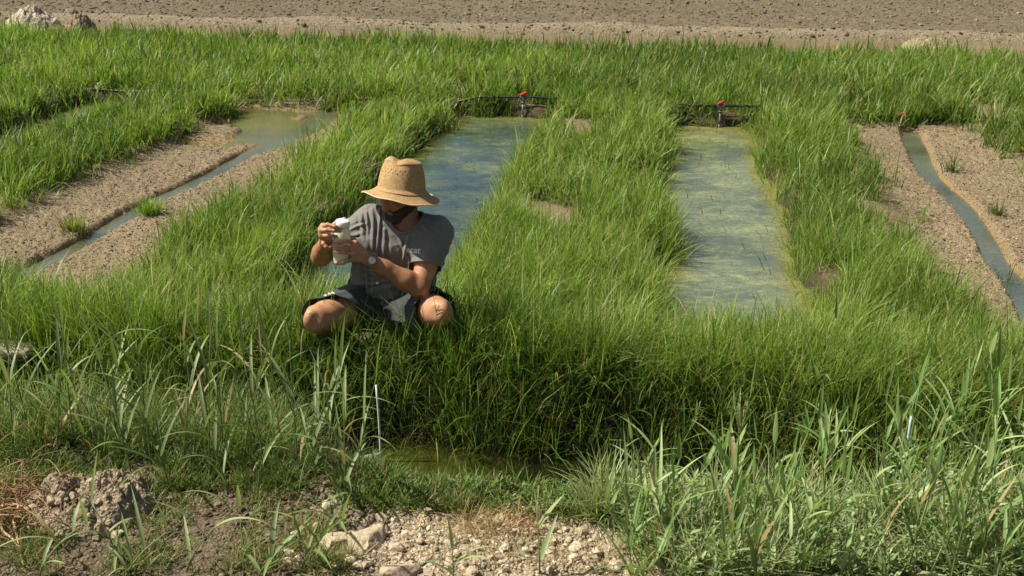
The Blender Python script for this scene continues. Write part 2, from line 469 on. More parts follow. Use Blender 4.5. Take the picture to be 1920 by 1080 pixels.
def meadow(cells, per, y0, y1, hmin, hmax, wd, dens, segs=4, sidepad=1.7, tuft_r=.075, leanmul=1., up=0.):
    """clumps of blades between distances y0 and y1; cells = clumps per square metre"""
    ymid = np.array([y0, y1]); area = (y1 - y0) * (.5 * (y0 + y1) * 1.0 + 2 * sidepad) * 1.05
    n = int(cells * area)
    cy = np.sqrt(R.random(n) * (y1 ** 2 - y0 ** 2) + y0 ** 2)
    cx = (R.random(n) * 2 - 1) * (.5 * cy + sidepad)
    d = dens(cx, cy)
    keep = R.random(n) < d; cx, cy, d = cx[keep], cy[keep], d[keep]
    n = len(cx)
    ch = hmin + (hmax - hmin) * np.clip(-.05 + .65 * fbm(cx * 1.1, cy * 1.1, 3, 91) + .65 * fbm(cx * 3.3, cy * 3.3, 2, 93) + R.normal(0, .24, n), 0, 1.25)
    ch *= .55 + .45 * d
    ctint = np.clip((fbm(cx * .7, cy * .7, 3, 92) - .5) * 2.2 + .5 + R.normal(0, .22, n), 0, 1)
    caz = R.random(n) * 2 * PI; cl = R.random(n) * .45
    k = np.maximum(2, R.poisson(per, n)); ci = np.repeat(np.arange(n), k); N = len(ci)
    rr = np.abs(R.normal(0, 1, N)) * tuft_r; ra = R.random(N) * 2 * PI
    x = cx[ci] + rr * np.cos(ra); y = cy[ci] + rr * np.sin(ra)
    ok = R.random(N) < dens(x, y) * 1.8
    ok &= ~person_clear(x, y)
    x, y, ci, rr, ra = x[ok], y[ok], ci[ok], rr[ok], ra[ok]; N = len(x)
    z = gz(x, y) - .01
    h = ch[ci] * (.5 + .62 * R.random(N))
    az = ra + R.normal(0, 1.7, N)
    lean = (.03 + .46 * np.minimum(rr / tuft_r, 2) * R.random(N)) * leanmul
    curl = np.abs(R.normal(.34, .60, N)) * leanmul
    long_ = R.random(N) < .09; h = np.where(long_, h * 1.3, h); curl = np.where(long_, curl + R.uniform(.5, 1.7, N), curl)
    # the breeze bends everything a little to the right
    vx = np.cos(az) * lean + .035 + cl[ci] * np.cos(caz[ci]) * .6; vy = np.sin(az) * lean + cl[ci] * np.sin(caz[ci]) * .6
    az = np.arctan2(vy, vx); lean = np.hypot(vx, vy)
    w = wd * (.6 + .8 * R.random(N)) * np.where(R.random(N) < .13, 1.8, 1.) * np.maximum(1, np.hypot(x, y) / 6.5)
    t = np.clip(ctint[ci] + R.normal(0, .22, N), 0, 1)[:, None]
    sx = ss(-1, 7, x)[:, None]
    hi = lerp(G_HI, G_MID * np.array((1.0, .96, 1.5)), sx * .75)  # bright greens dulled towards the right, weaker light painted into the blades
    col = np.where(t < .5, lerp(G_LO, G_MID, t * 2), lerp(G_MID, hi, t * 2 - 1))
    pal = R.random(N) < .10; col[pal] = np.array((.29, .33, .10)) * R.uniform(.8, 1.15, (pal.sum(), 1))  # pale blades stand in for glints, painted into the blade colour
    dry = R.random(N) < .055 + .10 * bare(x, y)
    col[dry] = STRAW * (.6 + .6 * R.random((dry.sum(), 1)))
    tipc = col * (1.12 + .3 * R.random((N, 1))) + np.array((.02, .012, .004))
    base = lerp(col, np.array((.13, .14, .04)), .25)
    return ribbons(np.stack([x, y, z], 1), h, w, az, lean, curl, base, tipc, segs)

def pond_clear(x, y):
    d = np.ones_like(x)
    for i, pd in enumerate(PONDS):
        sd = pond_sd(x, y, i)
        d *= ss(-.09, .0, sd) if pd[5] == 'wet' else lerp(ss(-.22, .20, sd) * (.25 + .75 * ss(.4, .62, fbm(x * 4, y * 4, 2, 99) + .35 * ss(0, .2, sd))), ss(-.04, .08, sd), np.maximum(ss(6.2, 5.5, UV(x, y)[0]), ss(10.6, 11.0, UV(x, y)[0])))
    return d

def dens_bank(x, y):
    u, v = UV(x, y)
    uu = u + (fbm(v * 1.4, u * 1.4, 3, 21) - .5) * .16
    d = pond_clear(x, y) * (1 - .88 * bare(x, y))
    d *= ss(4.62, 4.74, uu)
    d *= .45 + .55 * ss(.30, .50, fbm(x * 2.6, y * 2.6, 3, 95))
    slab = (np.hypot((x + .80) / .22, (y - 4.66) / .06) < 1) | (np.hypot((x + 2.42) / .30, (y - 4.70) / .20) < 1)
    return d * np.where(slab, .62, 1) * valve_clear(x, y)

VCL = [(P(a, b, .05)[0], P(a, b, .05)[1], r) for a, b, r in ((984, 185, .10), (1352, 200, .10))]
def valve_clear(x, y):
    k = np.ones_like(x)
    for a, b, r in VCL: k *= .25 + .75 * ss(.45, 1.0, np.hypot((x - a) / r, (y - b + .12) / (r * 2.2)))
    return k
def dens_far(x, y):
    u, v = UV(x, y); e = u - (15.1 + .35 * (fbm(v * .9, v * 0, 3, 97) - .5) - .10 * np.maximum(v, 0))
    return ss(.3, -.2, e) * (1 - .8 * bare(x, y)) * pond_clear(x, y)

def dens_slope(x, y):
    u, v = UV(x, y)
    uu = u + (fbm(v * 1.4, u * 1.4, 3, 21) - .5) * .16
    lf = np.maximum(ss(-1.0, -1.4, v), ss(.6, 1.0, v))
    return np.maximum(np.maximum(ss(4.36, 4.44, uu), .68 * ss(4.17, 4.24, uu) + .25 * ss(4.29, 4.36, uu)), ss(3.72, 3.95, uu) * lf * .3) * ss(4.86, 4.7, uu)

def thatch(n):  # dead stems, toned dark to paint shade into the ditch base
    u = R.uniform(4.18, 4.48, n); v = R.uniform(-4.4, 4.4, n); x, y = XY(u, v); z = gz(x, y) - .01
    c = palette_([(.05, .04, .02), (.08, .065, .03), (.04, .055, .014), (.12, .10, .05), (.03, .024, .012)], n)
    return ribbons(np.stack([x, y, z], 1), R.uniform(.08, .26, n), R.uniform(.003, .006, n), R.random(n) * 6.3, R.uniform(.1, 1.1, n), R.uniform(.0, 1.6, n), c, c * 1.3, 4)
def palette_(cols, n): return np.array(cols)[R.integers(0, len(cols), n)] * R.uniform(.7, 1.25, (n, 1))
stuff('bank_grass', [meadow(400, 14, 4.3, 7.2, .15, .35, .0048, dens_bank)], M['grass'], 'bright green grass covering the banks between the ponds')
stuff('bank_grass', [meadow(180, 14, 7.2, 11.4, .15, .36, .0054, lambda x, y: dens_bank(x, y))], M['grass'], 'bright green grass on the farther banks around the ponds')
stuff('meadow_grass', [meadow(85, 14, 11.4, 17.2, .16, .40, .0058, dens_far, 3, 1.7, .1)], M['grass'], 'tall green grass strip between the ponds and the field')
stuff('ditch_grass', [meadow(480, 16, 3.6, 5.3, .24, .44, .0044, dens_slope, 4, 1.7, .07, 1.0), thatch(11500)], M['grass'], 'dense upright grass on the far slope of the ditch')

#@PERSON
# ------------------------------------------------------------------ the man: signed distance field -> one surface
PO = np.array((-.637, 4.76, 0.0))
PO[2] = 0.0
def nrm(v): v = np.asarray(v, float); return v / np.linalg.norm(v)

class Field:
    def __init__(s, lo, hi, h):
        s.lo = np.array(lo, float); s.h = h
        s.n = np.ceil((np.array(hi) - s.lo) / h).astype(int) + 1
        s.a = np.full(s.n, .08, np.float32)
    def block(s, lo, hi):
        i0 = np.clip(np.floor((lo - s.lo) / s.h).astype(int), 0, s.n - 1); i1 = np.clip(np.ceil((hi - s.lo) / s.h).astype(int) + 1, 1, s.n)
        sl = tuple(slice(a, b) for a, b in zip(i0, i1))
        ax = [s.lo[k] + s.h * np.arange(i0[k], i1[k]) for k in range(3)]
        return sl, np.stack(np.meshgrid(*ax, indexing='ij'), -1)
    def put(s, sl, d, k):
        a = s.a[sl]
        if k > 0:
            hh = np.maximum(k - np.abs(a - d), 0) / k
            s.a[sl] = np.minimum(a, d) - hh * hh * k * .25
        else: s.a[sl] = np.minimum(a, d)
    def cone(s, a, b, ra, rb, k=.02, flat=None):
        a = np.asarray(a, float); b = np.asarray(b, float); m = max(ra, rb) + .035
        sl, p = s.block(np.minimum(a, b) - m, np.maximum(a, b) + m)
        ab = b - a; q = p - a
        t = np.clip((q @ ab) / (ab @ ab + 1e-12), 0, 1)
        r = q - t[..., None] * ab
        if flat is not None:        # (axis, factor): squash across axis
            ax, f = flat; c = r @ ax; r = r + (c * (f - 1))[..., None] * ax
        s.put(sl, np.linalg.norm(r, axis=-1) - lerp(ra, rb, t), k)
    def chain(s, pts, rs, k=.02):
        for i in range(len(pts) - 1): s.cone(pts[i], pts[i + 1], rs[i], rs[i + 1], k)
    def ell(s, c, rad, axes=None, k=.02, sub=False):
        c = np.asarray(c, float); rad = np.asarray(rad, float); m = max(rad) + .03
        sl, p = s.block(c - m, c + m); q = p - c
        if axes is not None: q = q @ np.array(axes).T
        k0 = np.linalg.norm(q / rad, axis=-1); k1 = np.linalg.norm(q / rad ** 2, axis=-1) + 1e-9
        d = k0 * (k0 - 1) / k1
        if sub:
            a = s.a[sl]; d = -d; hh = np.maximum(k - np.abs(a - d), 0) / max(k, 1e-6)
            s.a[sl] = np.maximum(a, d) + hh * hh * k * .25
        else: s.put(sl, d, k)
    def displace(s, fn, band=.03):
        idx = np.argwhere(np.abs(s.a) < band)
        p = s.lo + idx * s.h
        s.a[tuple(idx.T)] += fn(p).astype(np.float32)
    def mesh(s):
        a = s.a; I = a < 0
        cnt = np.zeros(s.n - 1, np.int8)
        for dx in (0, 1):
            for dy in (0, 1):
                for dz in (0, 1):
                    cnt += I[dx:s.n[0] - 1 + dx, dy:s.n[1] - 1 + dy, dz:s.n[2] - 1 + dz]
        act = (cnt > 0) & (cnt < 8); cells = np.argwhere(act)
        vid = np.full(act.shape, -1, np.int64); vid[act] = np.arange(len(cells))
        acc = np.zeros((len(cells), 3)); num = np.zeros(len(cells))
        cor = [(x, y, z) for x in (0, 1) for y in (0, 1) for z in (0, 1)]
        for A in cor:
            for B in cor:
                df = np.subtract(B, A)
                if df.sum() != 1 or (df < 0).any(): continue
                va = a[tuple((cells + A).T)]; vb = a[tuple((cells + B).T)]
                cr = (va < 0) != (vb < 0); t = np.where(cr, va / np.where(cr, va - vb, 1), 0)
                acc[cr] += (np.array(A) + t[:, None] * df)[cr]; num[cr] += 1
        V = s.lo + s.h * (cells + acc / num[:, None])
        Q = []
        for ax in range(3):
            o = [k for k in range(3) if k != ax]
            sa = [slice(None)] * 3; sb = [slice(None)] * 3
            sa[ax] = slice(0, -1); sb[ax] = slice(1, None)
            ch = I[tuple(sa)] != I[tuple(sb)]
            e = np.argwhere(ch); e = e[(e[:, o[0]] > 0) & (e[:, o[1]] > 0) & (e[:, o[0]] < s.n[o[0]] - 1) & (e[:, o[1]] < s.n[o[1]] - 1)]
            c = []
            for d0, d1 in ((-1, -1), (0, -1), (0, 0), (-1, 0)):
                q = e.copy(); q[:, o[0]] += d0; q[:, o[1]] += d1; c.append(vid[tuple(q.T)])
            c = np.stack(c, 1); fl = I[tuple(e.T)] == (ax == 1)
            c[fl] = c[fl][:, ::-1]; Q.append(c)
        Q = np.concatenate(Q); Q = Q[(Q >= 0).all(1)]
        return V, Q

def relax(V, Q, it=2, f=.5):
    for _ in range(it):
        s = np.zeros_like(V); n = np.zeros(len(V))
        for k in range(4):
            a, b = Q[:, k], Q[:, (k + 1) % 4]
            np.add.at(s, a, V[b]); np.add.at(n, a, 1); np.add.at(s, b, V[a]); np.add.at(n, b, 1)
        V = V + f * (s / np.maximum(n, 1)[:, None] - V)
    return V

def smooth_rim(V, Q, it=10):
    e = np.concatenate([Q[:, [k, (k + 1) % 4]] for k in range(4)]); es = np.sort(e, 1)
    key = es[:, 0] * (len(V) + 1) + es[:, 1]; uq, cn = np.unique(key, return_counts=True)
    b = uq[cn == 1]; b = np.stack([b // (len(V) + 1), b % (len(V) + 1)], 1)
    for _ in range(it):
        s = np.zeros_like(V); n = np.zeros(len(V))
        np.add.at(s, b[:, 0], V[b[:, 1]]); np.add.at(n, b[:, 0], 1); np.add.at(s, b[:, 1], V[b[:, 0]]); np.add.at(n, b[:, 1], 1)
        k = n > 0; V = V.copy(); V[k] = .5 * V[k] + .5 * s[k] / n[k][:, None]
    return V

def prune(V, Q, keep):
    Q = Q[keep]; idx = np.unique(Q); mp = np.full(len(V), -1); mp[idx] = np.arange(len(idx))
    return V[idx], mp[Q]

# skeleton, from the photograph
shR = PY(696, 414, .09); shL = PY(817, 438, .03)
neck = PY(762, 420, .06); pel = PY(727, 566, .17)
hipR = PY(696, 570, .15); hipL = PY(760, 572, .14)
wst = PY(738, 525, .15)
knR = PY(594, 597, -.16); knL = PY(824, 585, -.20)
anR = PY(655, 640, .10); anL = PY(800, 645, .06)
elR = PY(602, 481, .11); wrR = PY(612, 455, -.11)
elL = PY(786, 540, -.12); wrL = PY(693, 486, -.15)
sx = nrm(shL - shR); up_t = nrm(neck - pel); fw_t = nrm(np.cross(up_t, sx)); fw_t = fw_t if fw_t[1] < 0 else -fw_t
hf = nrm((-.60, -.68, -.40)); hr = nrm(np.cross(hf, (0.10, 0, 1))); hu = nrm(np.cross(hr, hf))   # hr: viewer-left... the head's own frame
hc = PY(749, 357, .03)
HX = [hr, hf, hu]
def hd(r, f, u): return hc + hr * r + hf * f + hu * u

def torso(Fd, g, k=.05):
    wR = wst - sx * .068; wL = wst + sx * .068
    aR = shR + sx * .065 - up_t * .075; aL = shL - sx * .065 - up_t * .075
    Fd.cone(aR, wR, .098 + g, .092 + g, k); Fd.cone(aL, wL, .098 + g, .092 + g, k)
    Fd.cone(aR + fw_t * .012, aL + fw_t * .012, .095 + g, .095 + g, k)
    Fd.cone(shR + sx * .01, neck - up_t * .02 - sx * .03, .050 + g, .058 + g, k); Fd.cone(shL - sx * .01, neck - up_t * .02 + sx * .03, .050 + g, .058 + g, k)
    Fd.cone(shR, shL, .055 + g, .055 + g, k)
    Fd.cone(wR, hipR + np.array((0, 0, .03)), .092 + g, .098 + g, k); Fd.cone(wL, hipL + np.array((0, 0, .03)), .092 + g, .098 + g, k)

# ---- body
allj = np.array([shR, shL, neck, pel, knR, knL, anR, anL, elR, elL, wrR, wrL, hc])
lo = allj.min(0) - .14; hi = allj.max(0) + .16; lo[2] = -.06
B = Field(lo, hi, .0032)
torso(B, -.004)
B.cone(pel, (hipR + hipL) / 2, .11, .11, .05)
for hp, kn, an in ((hipR, knR, anR), (hipL, knL, anL)):
    B.chain([hp, lerp(hp, kn, .45), lerp(hp, kn, .82), kn], [.096, .088, .070, .060], .03)
    kf = nrm(kn - hp) ; B.ell(kn + kf * .010 + np.array((0, 0, .002)), (.050, .050, .053), None, .03); B.ell(kn + kf * .042 + np.array((0, 0, .010)), (.025, .025, .028), None, .03)
    for s_ in (-1, 1): B.ell(kn + kf * .050 + nrm(np.cross(kf, (0, 0, 1))) * s_ * .052 + np.array((0, 0, .018)), (.013, .013, .020), None, .04, True)
    ax = nrm(an - kn)
    B.chain([kn - np.array((0, 0, .012)), lerp(kn, an, .33) - np.array((0, -.012, .0)), lerp(kn, an, .7), an], [.052, .060, .046, .036], .02)
    tip = an + np.array((0.0, -.17, -.035)); tip[2] = max(tip[2], .02); B.chain([an + np.array((0, .03, -.02)), an + np.array((0, -.08, -.035)), tip], [.036, .036, .026], .02)
B.chain([shR - np.array((0, 0, .004)), lerp(shR, elR, .45), elR], [.058, .053, .043], .03)
B.chain([shL - np.array((0, 0, .004)), lerp(shL, elL, .45), elL], [.058, .054, .044], .03)
for el, wr in ((elR, wrR), (elL, wrL)):
    B.ell(el, (.041, .041, .041), None, .02)
    B.chain([el, lerp(el, wr, .28), lerp(el, wr, .7), wr], [.042, .047, .035, .027], .02)
# neck and head
B.cone(neck - up_t * .03, hc - hu * .05 - hf * .02, .064, .056, .03)
B.ell(hd(0, -.018, .028), (.074, .094, .092), HX, .03)
B.ell(hd(0, .020, -.035), (.064, .078, .080), HX, .03)
B.cone(hd(-.045, .0, -.070), hd(-.016, .078, -.098), .022, .020, .03); B.cone(hd(.045, .0, -.070), hd(.016, .078, -.098), .022, .020, .03)
B.cone(hd(-.014, .082, -.098), hd(.014, .082, -.098), .020, .020, .02)
for s_ in (-1, 1):
    B.ell(hd(.034 * s_, .078, -.018), (.020, .016, .014), HX, .018)              # cheekbone
    B.ell(hd(.031 * s_, .096, .008), (.016, .014, .011), HX, .010, True)         # eye socket
    B.ell(hd(.031 * s_, .083, .008), (.0125, .0125, .0115), HX, .002)            # eyeball
    B.cone(hd(.014 * s_, .092, .027), hd(.046 * s_, .080, .028), .0075, .006, .012)
    B.ell(hd(.071 * s_, -.002, -.004), (.010, .019, .032), HX, .006); B.ell(hd(.080 * s_, .002, -.004), (.007, .010, .018), HX, .006, True)
    B.ell(hd(.011 * s_, .103, -.028), (.009, .010, .008), HX, .008)
B.chain([hd(0, .090, .018), hd(0, .106, -.006), hd(0, .117, -.026)], [.009, .010, .012], .012)
B.cone(hd(-.020, .090, -.056), hd(.020, .090, -.056), .007, .007, .008); B.cone(hd(-.017, .090, -.068), hd(.017, .090, -.068), .008, .008, .008)
B.ell(hd(0, .102, -.0615), (.022, .008, .0018), HX, .003, True)
# hands
def finger(pts, r0=.0098, r1=.0072):
    n = len(pts); B.chain(pts, np.linspace(r0, r1, n), .004)
def hand(wr, mcp, fingers, thumb, prad=.013):
    for k, m in enumerate(mcp): B.cone(wr, m, .024, prad, .014)
    for a, b in zip(mcp[:-1], mcp[1:]): B.cone(a, b, prad, prad, .012)
    for m, f in zip(mcp, fingers): finger([m] + f)
    B.chain(thumb, np.linspace(.015, .0088, len(thumb)), .008)
mL = [PY(666, 456, -.199), PY(662, 465, -.207), PY(662, 475, -.205), PY(667, 485, -.196)]
hand(wrL, mL, [
    [PY(650, 452, -.224), PY(636, 454.5, -.226), PY(626, 457, -.212)],
    [PY(645, 462.5, -.229), PY(631, 462, -.226), PY(621, 461, -.205)],
    [PY(646, 473, -.227), PY(637, 472.5, -.225), PY(629, 471, -.212)],
    [PY(652, 489, -.214), PY(640, 493.5, -.212), PY(629, 493, -.203)]],
    [lerp(wrL, mL[0], .35), PY(664, 452, -.15), PY(654, 444, -.124), PY(643, 441, -.119)])
mR = [PY(606, 424, -.182), PY(603, 432, -.190), PY(604, 441, -.192), PY(607, 449, -.184)]
hand(wrR, mR, [
    [PY(614, 421, -.215), PY(628, 425, -.225), PY(639, 428.5, -.214)],
    [PY(612, 431, -.226), PY(626, 433, -.229), PY(638, 434, -.216)],
    [PY(614, 442, -.226), PY(624, 443, -.228), PY(631, 443, -.222)],
    [PY(606, 457, -.213), PY(611, 463, -.220), PY(618, 466, -.214)]],
    [lerp(wrR, mR[0], .4), PY(621, 427, -.134), PY(634, 415, -.124), PY(646, 410.5, -.132)])
BV, BQ = B.mesh(); BV = relax(BV, BQ, 1, .5)
def segd(p, a, b):
    ab = b - a; t = np.clip(((p - a) @ ab) / (ab @ ab), 0, 1); return np.linalg.norm(p - a - t[:, None] * ab, axis=1)
skin = np.array((.43, .225, .125)); tan = np.array((.32, .155, .075)); pink = np.array((.47, .25, .17))
bc = np.repeat(skin[None], len(BV), 0)
fa = np.minimum.reduce([segd(BV, elR, wrR), segd(BV, elL, wrL)]); bc = lerp(bc, tan[None], ss(.075, .05, fa)[:, None])
hnd = np.minimum.reduce([segd(BV, mR[0], mR[3]), segd(BV, mL[0], mL[3])]); bc = lerp(bc, np.array((.42, .225, .14))[None], ss(.075, .05, hnd)[:, None] * .8)
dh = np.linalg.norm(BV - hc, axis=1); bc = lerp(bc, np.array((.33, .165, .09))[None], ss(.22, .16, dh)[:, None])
bc = lerp(bc, pink[None], ss(.055, .02, np.linalg.norm(BV - (knR + np.array((-.055, -.02, .0))), axis=1))[:, None] * .7)
lip = np.linalg.norm((BV - hd(0, .098, -.062)) @ np.array(HX).T / np.array((.024, .02, .012)), axis=1)
bc = lerp(bc, np.array((.30, .11, .09))[None], ss(1.1, .8, lip)[:, None])
hairn = n3(BV[:, 0] * 160, BV[:, 1] * 160, BV[:, 2] * 60, 3)
shn = np.minimum(segd(BV, knR, anR), segd(BV, knL, anL))
bc *= (1 - .12 * ss(.55, .8, hairn) * ss(.08, .05, np.minimum(fa, shn)))[:, None]

def skin_mat():
    s = NT('skin'); c = s.n('Attribute', attribute_name='Col').outputs['Color']; co = s.coord()
    nz = s.noise(co, 35, 5, .6); c2 = s.mix(1., c, s.ramp(nz.outputs['Fac'], [(.3, (.84, .81, .79)), (.7, (1.13, 1.11, 1.1))]), 'MULTIPLY')
    f = s.noise(co, 300, 3)
    b = s.pbsdf(Base_Color=c2, Roughness=.5, Specular_IOR_Level=.4, Normal=s.bump(f.outputs['Fac'], .15, .001))
    b.inputs['Subsurface Weight'].default_value = .08; b.inputs['Subsurface Radius'].default_value = (.01, .004, .002); b.inputs['Subsurface Scale'].default_value = 1.
    return s.surf(b.outputs[0])
def cloth_mat(name, c, sc_=900.):
    s = NT(name); co = s.coord()
    a = s.noise(co, 9, 4); f = s.noise(co, sc_, 2)
    c2 = s.mix(a.outputs['Fac'], tuple(x * .82 for x in c), tuple(x * 1.15 for x in c))
    fl = s.noise(co, 55, 5, .6)
    h = s.n('Math', {0: f.outputs['Fac'], 1: fl.outputs['Fac']}, operation='ADD').outputs[0]
    b = s.pbsdf(Base_Color=c2, Roughness=.9, Specular_IOR_Level=.15, Normal=s.bump(h, .25, .002))
    b.inputs['Sheen Weight'].default_value = .15
    return s.surf(b.outputs[0])
person = empty('person', tuple(PO), 'man in straw hat and grey t-shirt squatting in the grass, holding a white bottle', 'person')
def child(name, V, Q, mat, parent=None, col=None, smooth=True, uv=None):
    return link(name, new_mesh(name, V - PO, Q, mat, col, uv, smooth), parent or person)
child('body', BV, BQ, skin_mat(), None, bc)

# ---- beard and hair: shells that follow the head
Hf = Field(hc - .17, hc + .17, .003)
Hf.ell(hd(0, -.018, .028), (.074, .094, .092), HX, .03); Hf.ell(hd(0, .020, -.035), (.064, .078, .080), HX, .03)
Hf.cone(hd(-.045, .0, -.070), hd(-.016, .078, -.098), .022, .020, .03); Hf.cone(hd(.045, .0, -.070), hd(.016, .078, -.098), .022, .020, .03)
Hf.cone(hd(-.014, .082, -.098), hd(.014, .082, -.098), .020, .020, .02)
base = Hf.a.copy()
ax_ = [Hf.lo[k] + Hf.h * np.arange(Hf.n[k]) for k in range(3)]
GP = np.stack(np.meshgrid(*ax_, indexing='ij'), -1) - hc
r_, f_, u_ = GP @ hr, GP @ hf, GP @ hu
fz = .0025 * (n3(r_ * 320, f_ * 320, u_ * 140, 5) - .5) * 2
beard = base - .0055 - fz
cut = np.maximum(u_ - (-.050 + .38 * np.maximum(np.abs(r_) - .035, 0) + .30 * np.maximum(.05 - f_, 0)), -.016 - f_)
beard = np.maximum(beard, cut)
mou = np.sqrt((r_ / .025) ** 2 + ((u_ + .062) / .011) ** 2) - 1
beard = np.maximum(beard, -np.where(f_ > .04, mou, 1) * .02)
mst = np.sqrt((np.maximum(np.abs(r_) - .02, 0)) ** 2 + (f_ - .094 + .35 * np.abs(r_)) ** 2 + (u_ + .046 + .25 * np.abs(r_)) ** 2) - .0070 - fz
Hf.a = np.minimum(beard, mst).astype(np.float32); bV, bQ = Hf.mesh()
hairm = simple('dark_hair', (.026, .018, .013), .75, nscale=180, namt=.6, bump=.6)
child('beard', bV, bQ, hairm)
hairf = np.maximum(base - .009 - 2 * fz, np.maximum(f_ - (.03 + .25 * u_), -.055 - u_ + np.maximum(f_ + .02, 0) * 1.2))
Hf.a = hairf.astype(np.float32); hV, hQ = Hf.mesh(); child('hair', hV, hQ, hairm)
ering = lathe([(.0022, -.003), (.0032, 0), (.0022, .003)], 10); child('earring', ering[0] + hd(-.074, .006, -.036), ering[1], simple('silver', (.7, .7, .68), .25, 1.))

# ---- t-shirt
def foldn(p, e1, e2, s1, s2, seed):
    a = p @ e1; b = p @ e2; c = p @ np.cross(e1, e2)
    w = (n3(a / s1 * .5, b / s2 * .5, c / s1 * .4, seed + 9) - .5) * 2.0
    return 1 - 2 * np.abs(n3(a / s1 + w, b / s2, c / s1 * .6, seed) - .5) * 2
S = Field(lo, hi, .0032)
slR = lerp(shR, elR, .80); slL = lerp(shL, elL, .60)
torso(S, .012, .05)
S.cone(shR, lerp(shR, elR, 1.0), .066, .068, .03); S.cone(shL, lerp(shL, elL, .85), .063, .074, .03)
S.cone(wst - sx * .03, pel, .118, .128, .04)
dgR = nrm(shR - wst); dgL = nrm(up_t * .8 + sx * .25)
def shirt_folds(p):
    q = (p - neck); sxp = q @ sx; upp = q @ up_t
    left = ss(.02, -.08, sxp); low = ss(-.10, -.30, upp)
    f01 = lambda *a: .5 + .5 * foldn(*a)
    d = -.030 * (f01(p, nrm(sx + .15 * up_t), up_t, .042, .26, 11) - .2) * (.35 + .75 * left) * ss(-.03, -.10, upp)
    d += -.018 * (f01(p, nrm(up_t - .5 * sx), nrm(sx + .5 * up_t), .036, .16, 17) - .2) * (.35 + .9 * low)
    arm = ss(.11, .17, sxp)
    d += -.014 * (f01(p, nrm(shL - elL), sx, .032, .10, 23) - .2) * arm
    lg = np.linalg.norm(p - PY(773, 478, -.03), axis=1)
    return d * (.25 + .75 * ss(.04, .10, lg))
FOLDS = [((697, 392), (703, 472), .016, 1.2), ((676, 400), (684, 452), .014, 1.), ((713, 392), (708, 486), .013, 1.1), ((686, 396), (692, 440), .011, .8), ((722, 430), (716, 520), .016, 1.1),
         ((766, 444), (748, 506), .014, 1.1), ((744, 436), (766, 498), .012, .7), ((782, 492), (775, 524), .012, .8), ((796, 478), (836, 498), .012, .8), ((812, 412), (842, 432), .012, .7), ((792, 420), (832, 462), .014, .7),
         ((682, 517), (728, 545), .012, 1.), ((690, 505), (748, 540), .013, .9), ((700, 486), (738, 520), .012, .9), ((735, 520), (752, 548), .012, 1.), ((668, 480), (700, 500), .012, .9), ((655, 432), (690, 420), .012, .9), ((648, 446), (682, 438), .012, .8)]
def pixel(p):
    dx, dy, dz = p[:, 0], p[:, 1], p[:, 2] - CH
    dep = dy * cP - dz * sP
    return 960 + F * dx / dep, 540 - F * (dy * sP + dz * cP) / dep
def sculpt(p):
    x, y = pixel(p); d = np.zeros(len(p)); front = ss(.13, .02, (p - neck) @ (-fw_t) + .02)
    x = x + 5 * (n3(p[:, 0] * 14, p[:, 1] * 14, p[:, 2] * 14, 41) - .5); y = y + 5 * (n3(p[:, 0] * 14, p[:, 1] * 14, p[:, 2] * 14, 43) - .5)
    for (x0, y0), (x1, y1), w, a in FOLDS:
        ex, ey = x1 - x0, y1 - y0; L2 = ex * ex + ey * ey; t = np.clip(((x - x0) * ex + (y - y0) * ey) / L2, 0, 1)
        q = np.hypot(x - x0 - t * ex, y - y0 - t * ey) / 385.; sd_q = ((x - x0) * ey - (y - y0) * ex) / math.sqrt(L2) / 385.
        tap = np.sin(np.clip(t * .9 + .1, 0, 1) * PI) ** .6
        d -= a * tap * (.010 * np.exp(-(q / (w * .55)) ** 2) - .0065 * np.exp(-((q - w) / (w * .5)) ** 2))
    return d * front
S.displace(lambda p: shirt_folds(p) * .8 + sculpt(p) * .72)
SV, SQ = S.mesh(); SV = relax(SV, SQ, 1, .5)
fcen = SV[SQ].mean(1)
axR = nrm(elR - shR); axL = nrm(elL - shL)
cut = ((fcen - slR) @ axR > 0) & (segd(fcen, shR, elR) < .11) & ((fcen - shR) @ sx < .02)
cut |= ((fcen - slL) @ nrm(axL + .10 * sx) > 0) & (segd(fcen, slL, elL) < .12) & ((fcen - slL) @ sx > -.078)
cut |= (fcen - (pel + up_t * .035)) @ nrm(up_t) < 0
nk = neck + fw_t * .020 + up_t * .035
cut |= np.linalg.norm((fcen - nk) * 1.0, axis=1) < .083
SV, SQ = prune(SV, SQ, ~cut); SV = smooth_rim(SV, SQ)
shirt = child('t_shirt', SV, SQ, cloth_mat('grey_jersey', (.172, .168, .156)))
nd_ = np.linalg.norm(SV - nk, axis=1); e_ = np.sort(np.concatenate([SQ[:, [k, (k + 1) % 4]] for k in range(4)]), 1)
uq_, cn_ = np.unique(e_, axis=0, return_counts=True); rb = np.unique(uq_[cn_ == 1]); rb = rb[nd_[rb] < .125]
axn = nrm(up_t * .9 - fw_t * .35); c1_ = nrm(np.cross(axn, sx)); c2_ = np.cross(axn, c1_); rc = SV[rb].mean(0)
an_ = np.arctan2((SV[rb] - rc) @ c2_, (SV[rb] - rc) @ c1_); o_ = np.argsort(an_); rp = SV[rb][o_]; an_ = an_[o_]
ga = np.linspace(-PI, PI, 41); cpts = np.array([(rp * np.exp(-(((an_ - g + PI) % (2 * PI) - PI) / .16) ** 2)[:, None]).sum(0) / np.exp(-(((an_ - g + PI) % (2 * PI) - PI) / .16) ** 2).sum() for g in ga])
cv_, cq_ = tube(cpts + (cpts - rc) * .01, .0062, 8, False); link('collar', new_mesh('collar', cv_ - PO, cq_, shirt.data.materials[0]), shirt)
so_ = shirt.modifiers.new('thickness', 'SOLIDIFY'); so_.thickness = .003; so_.offset = -1

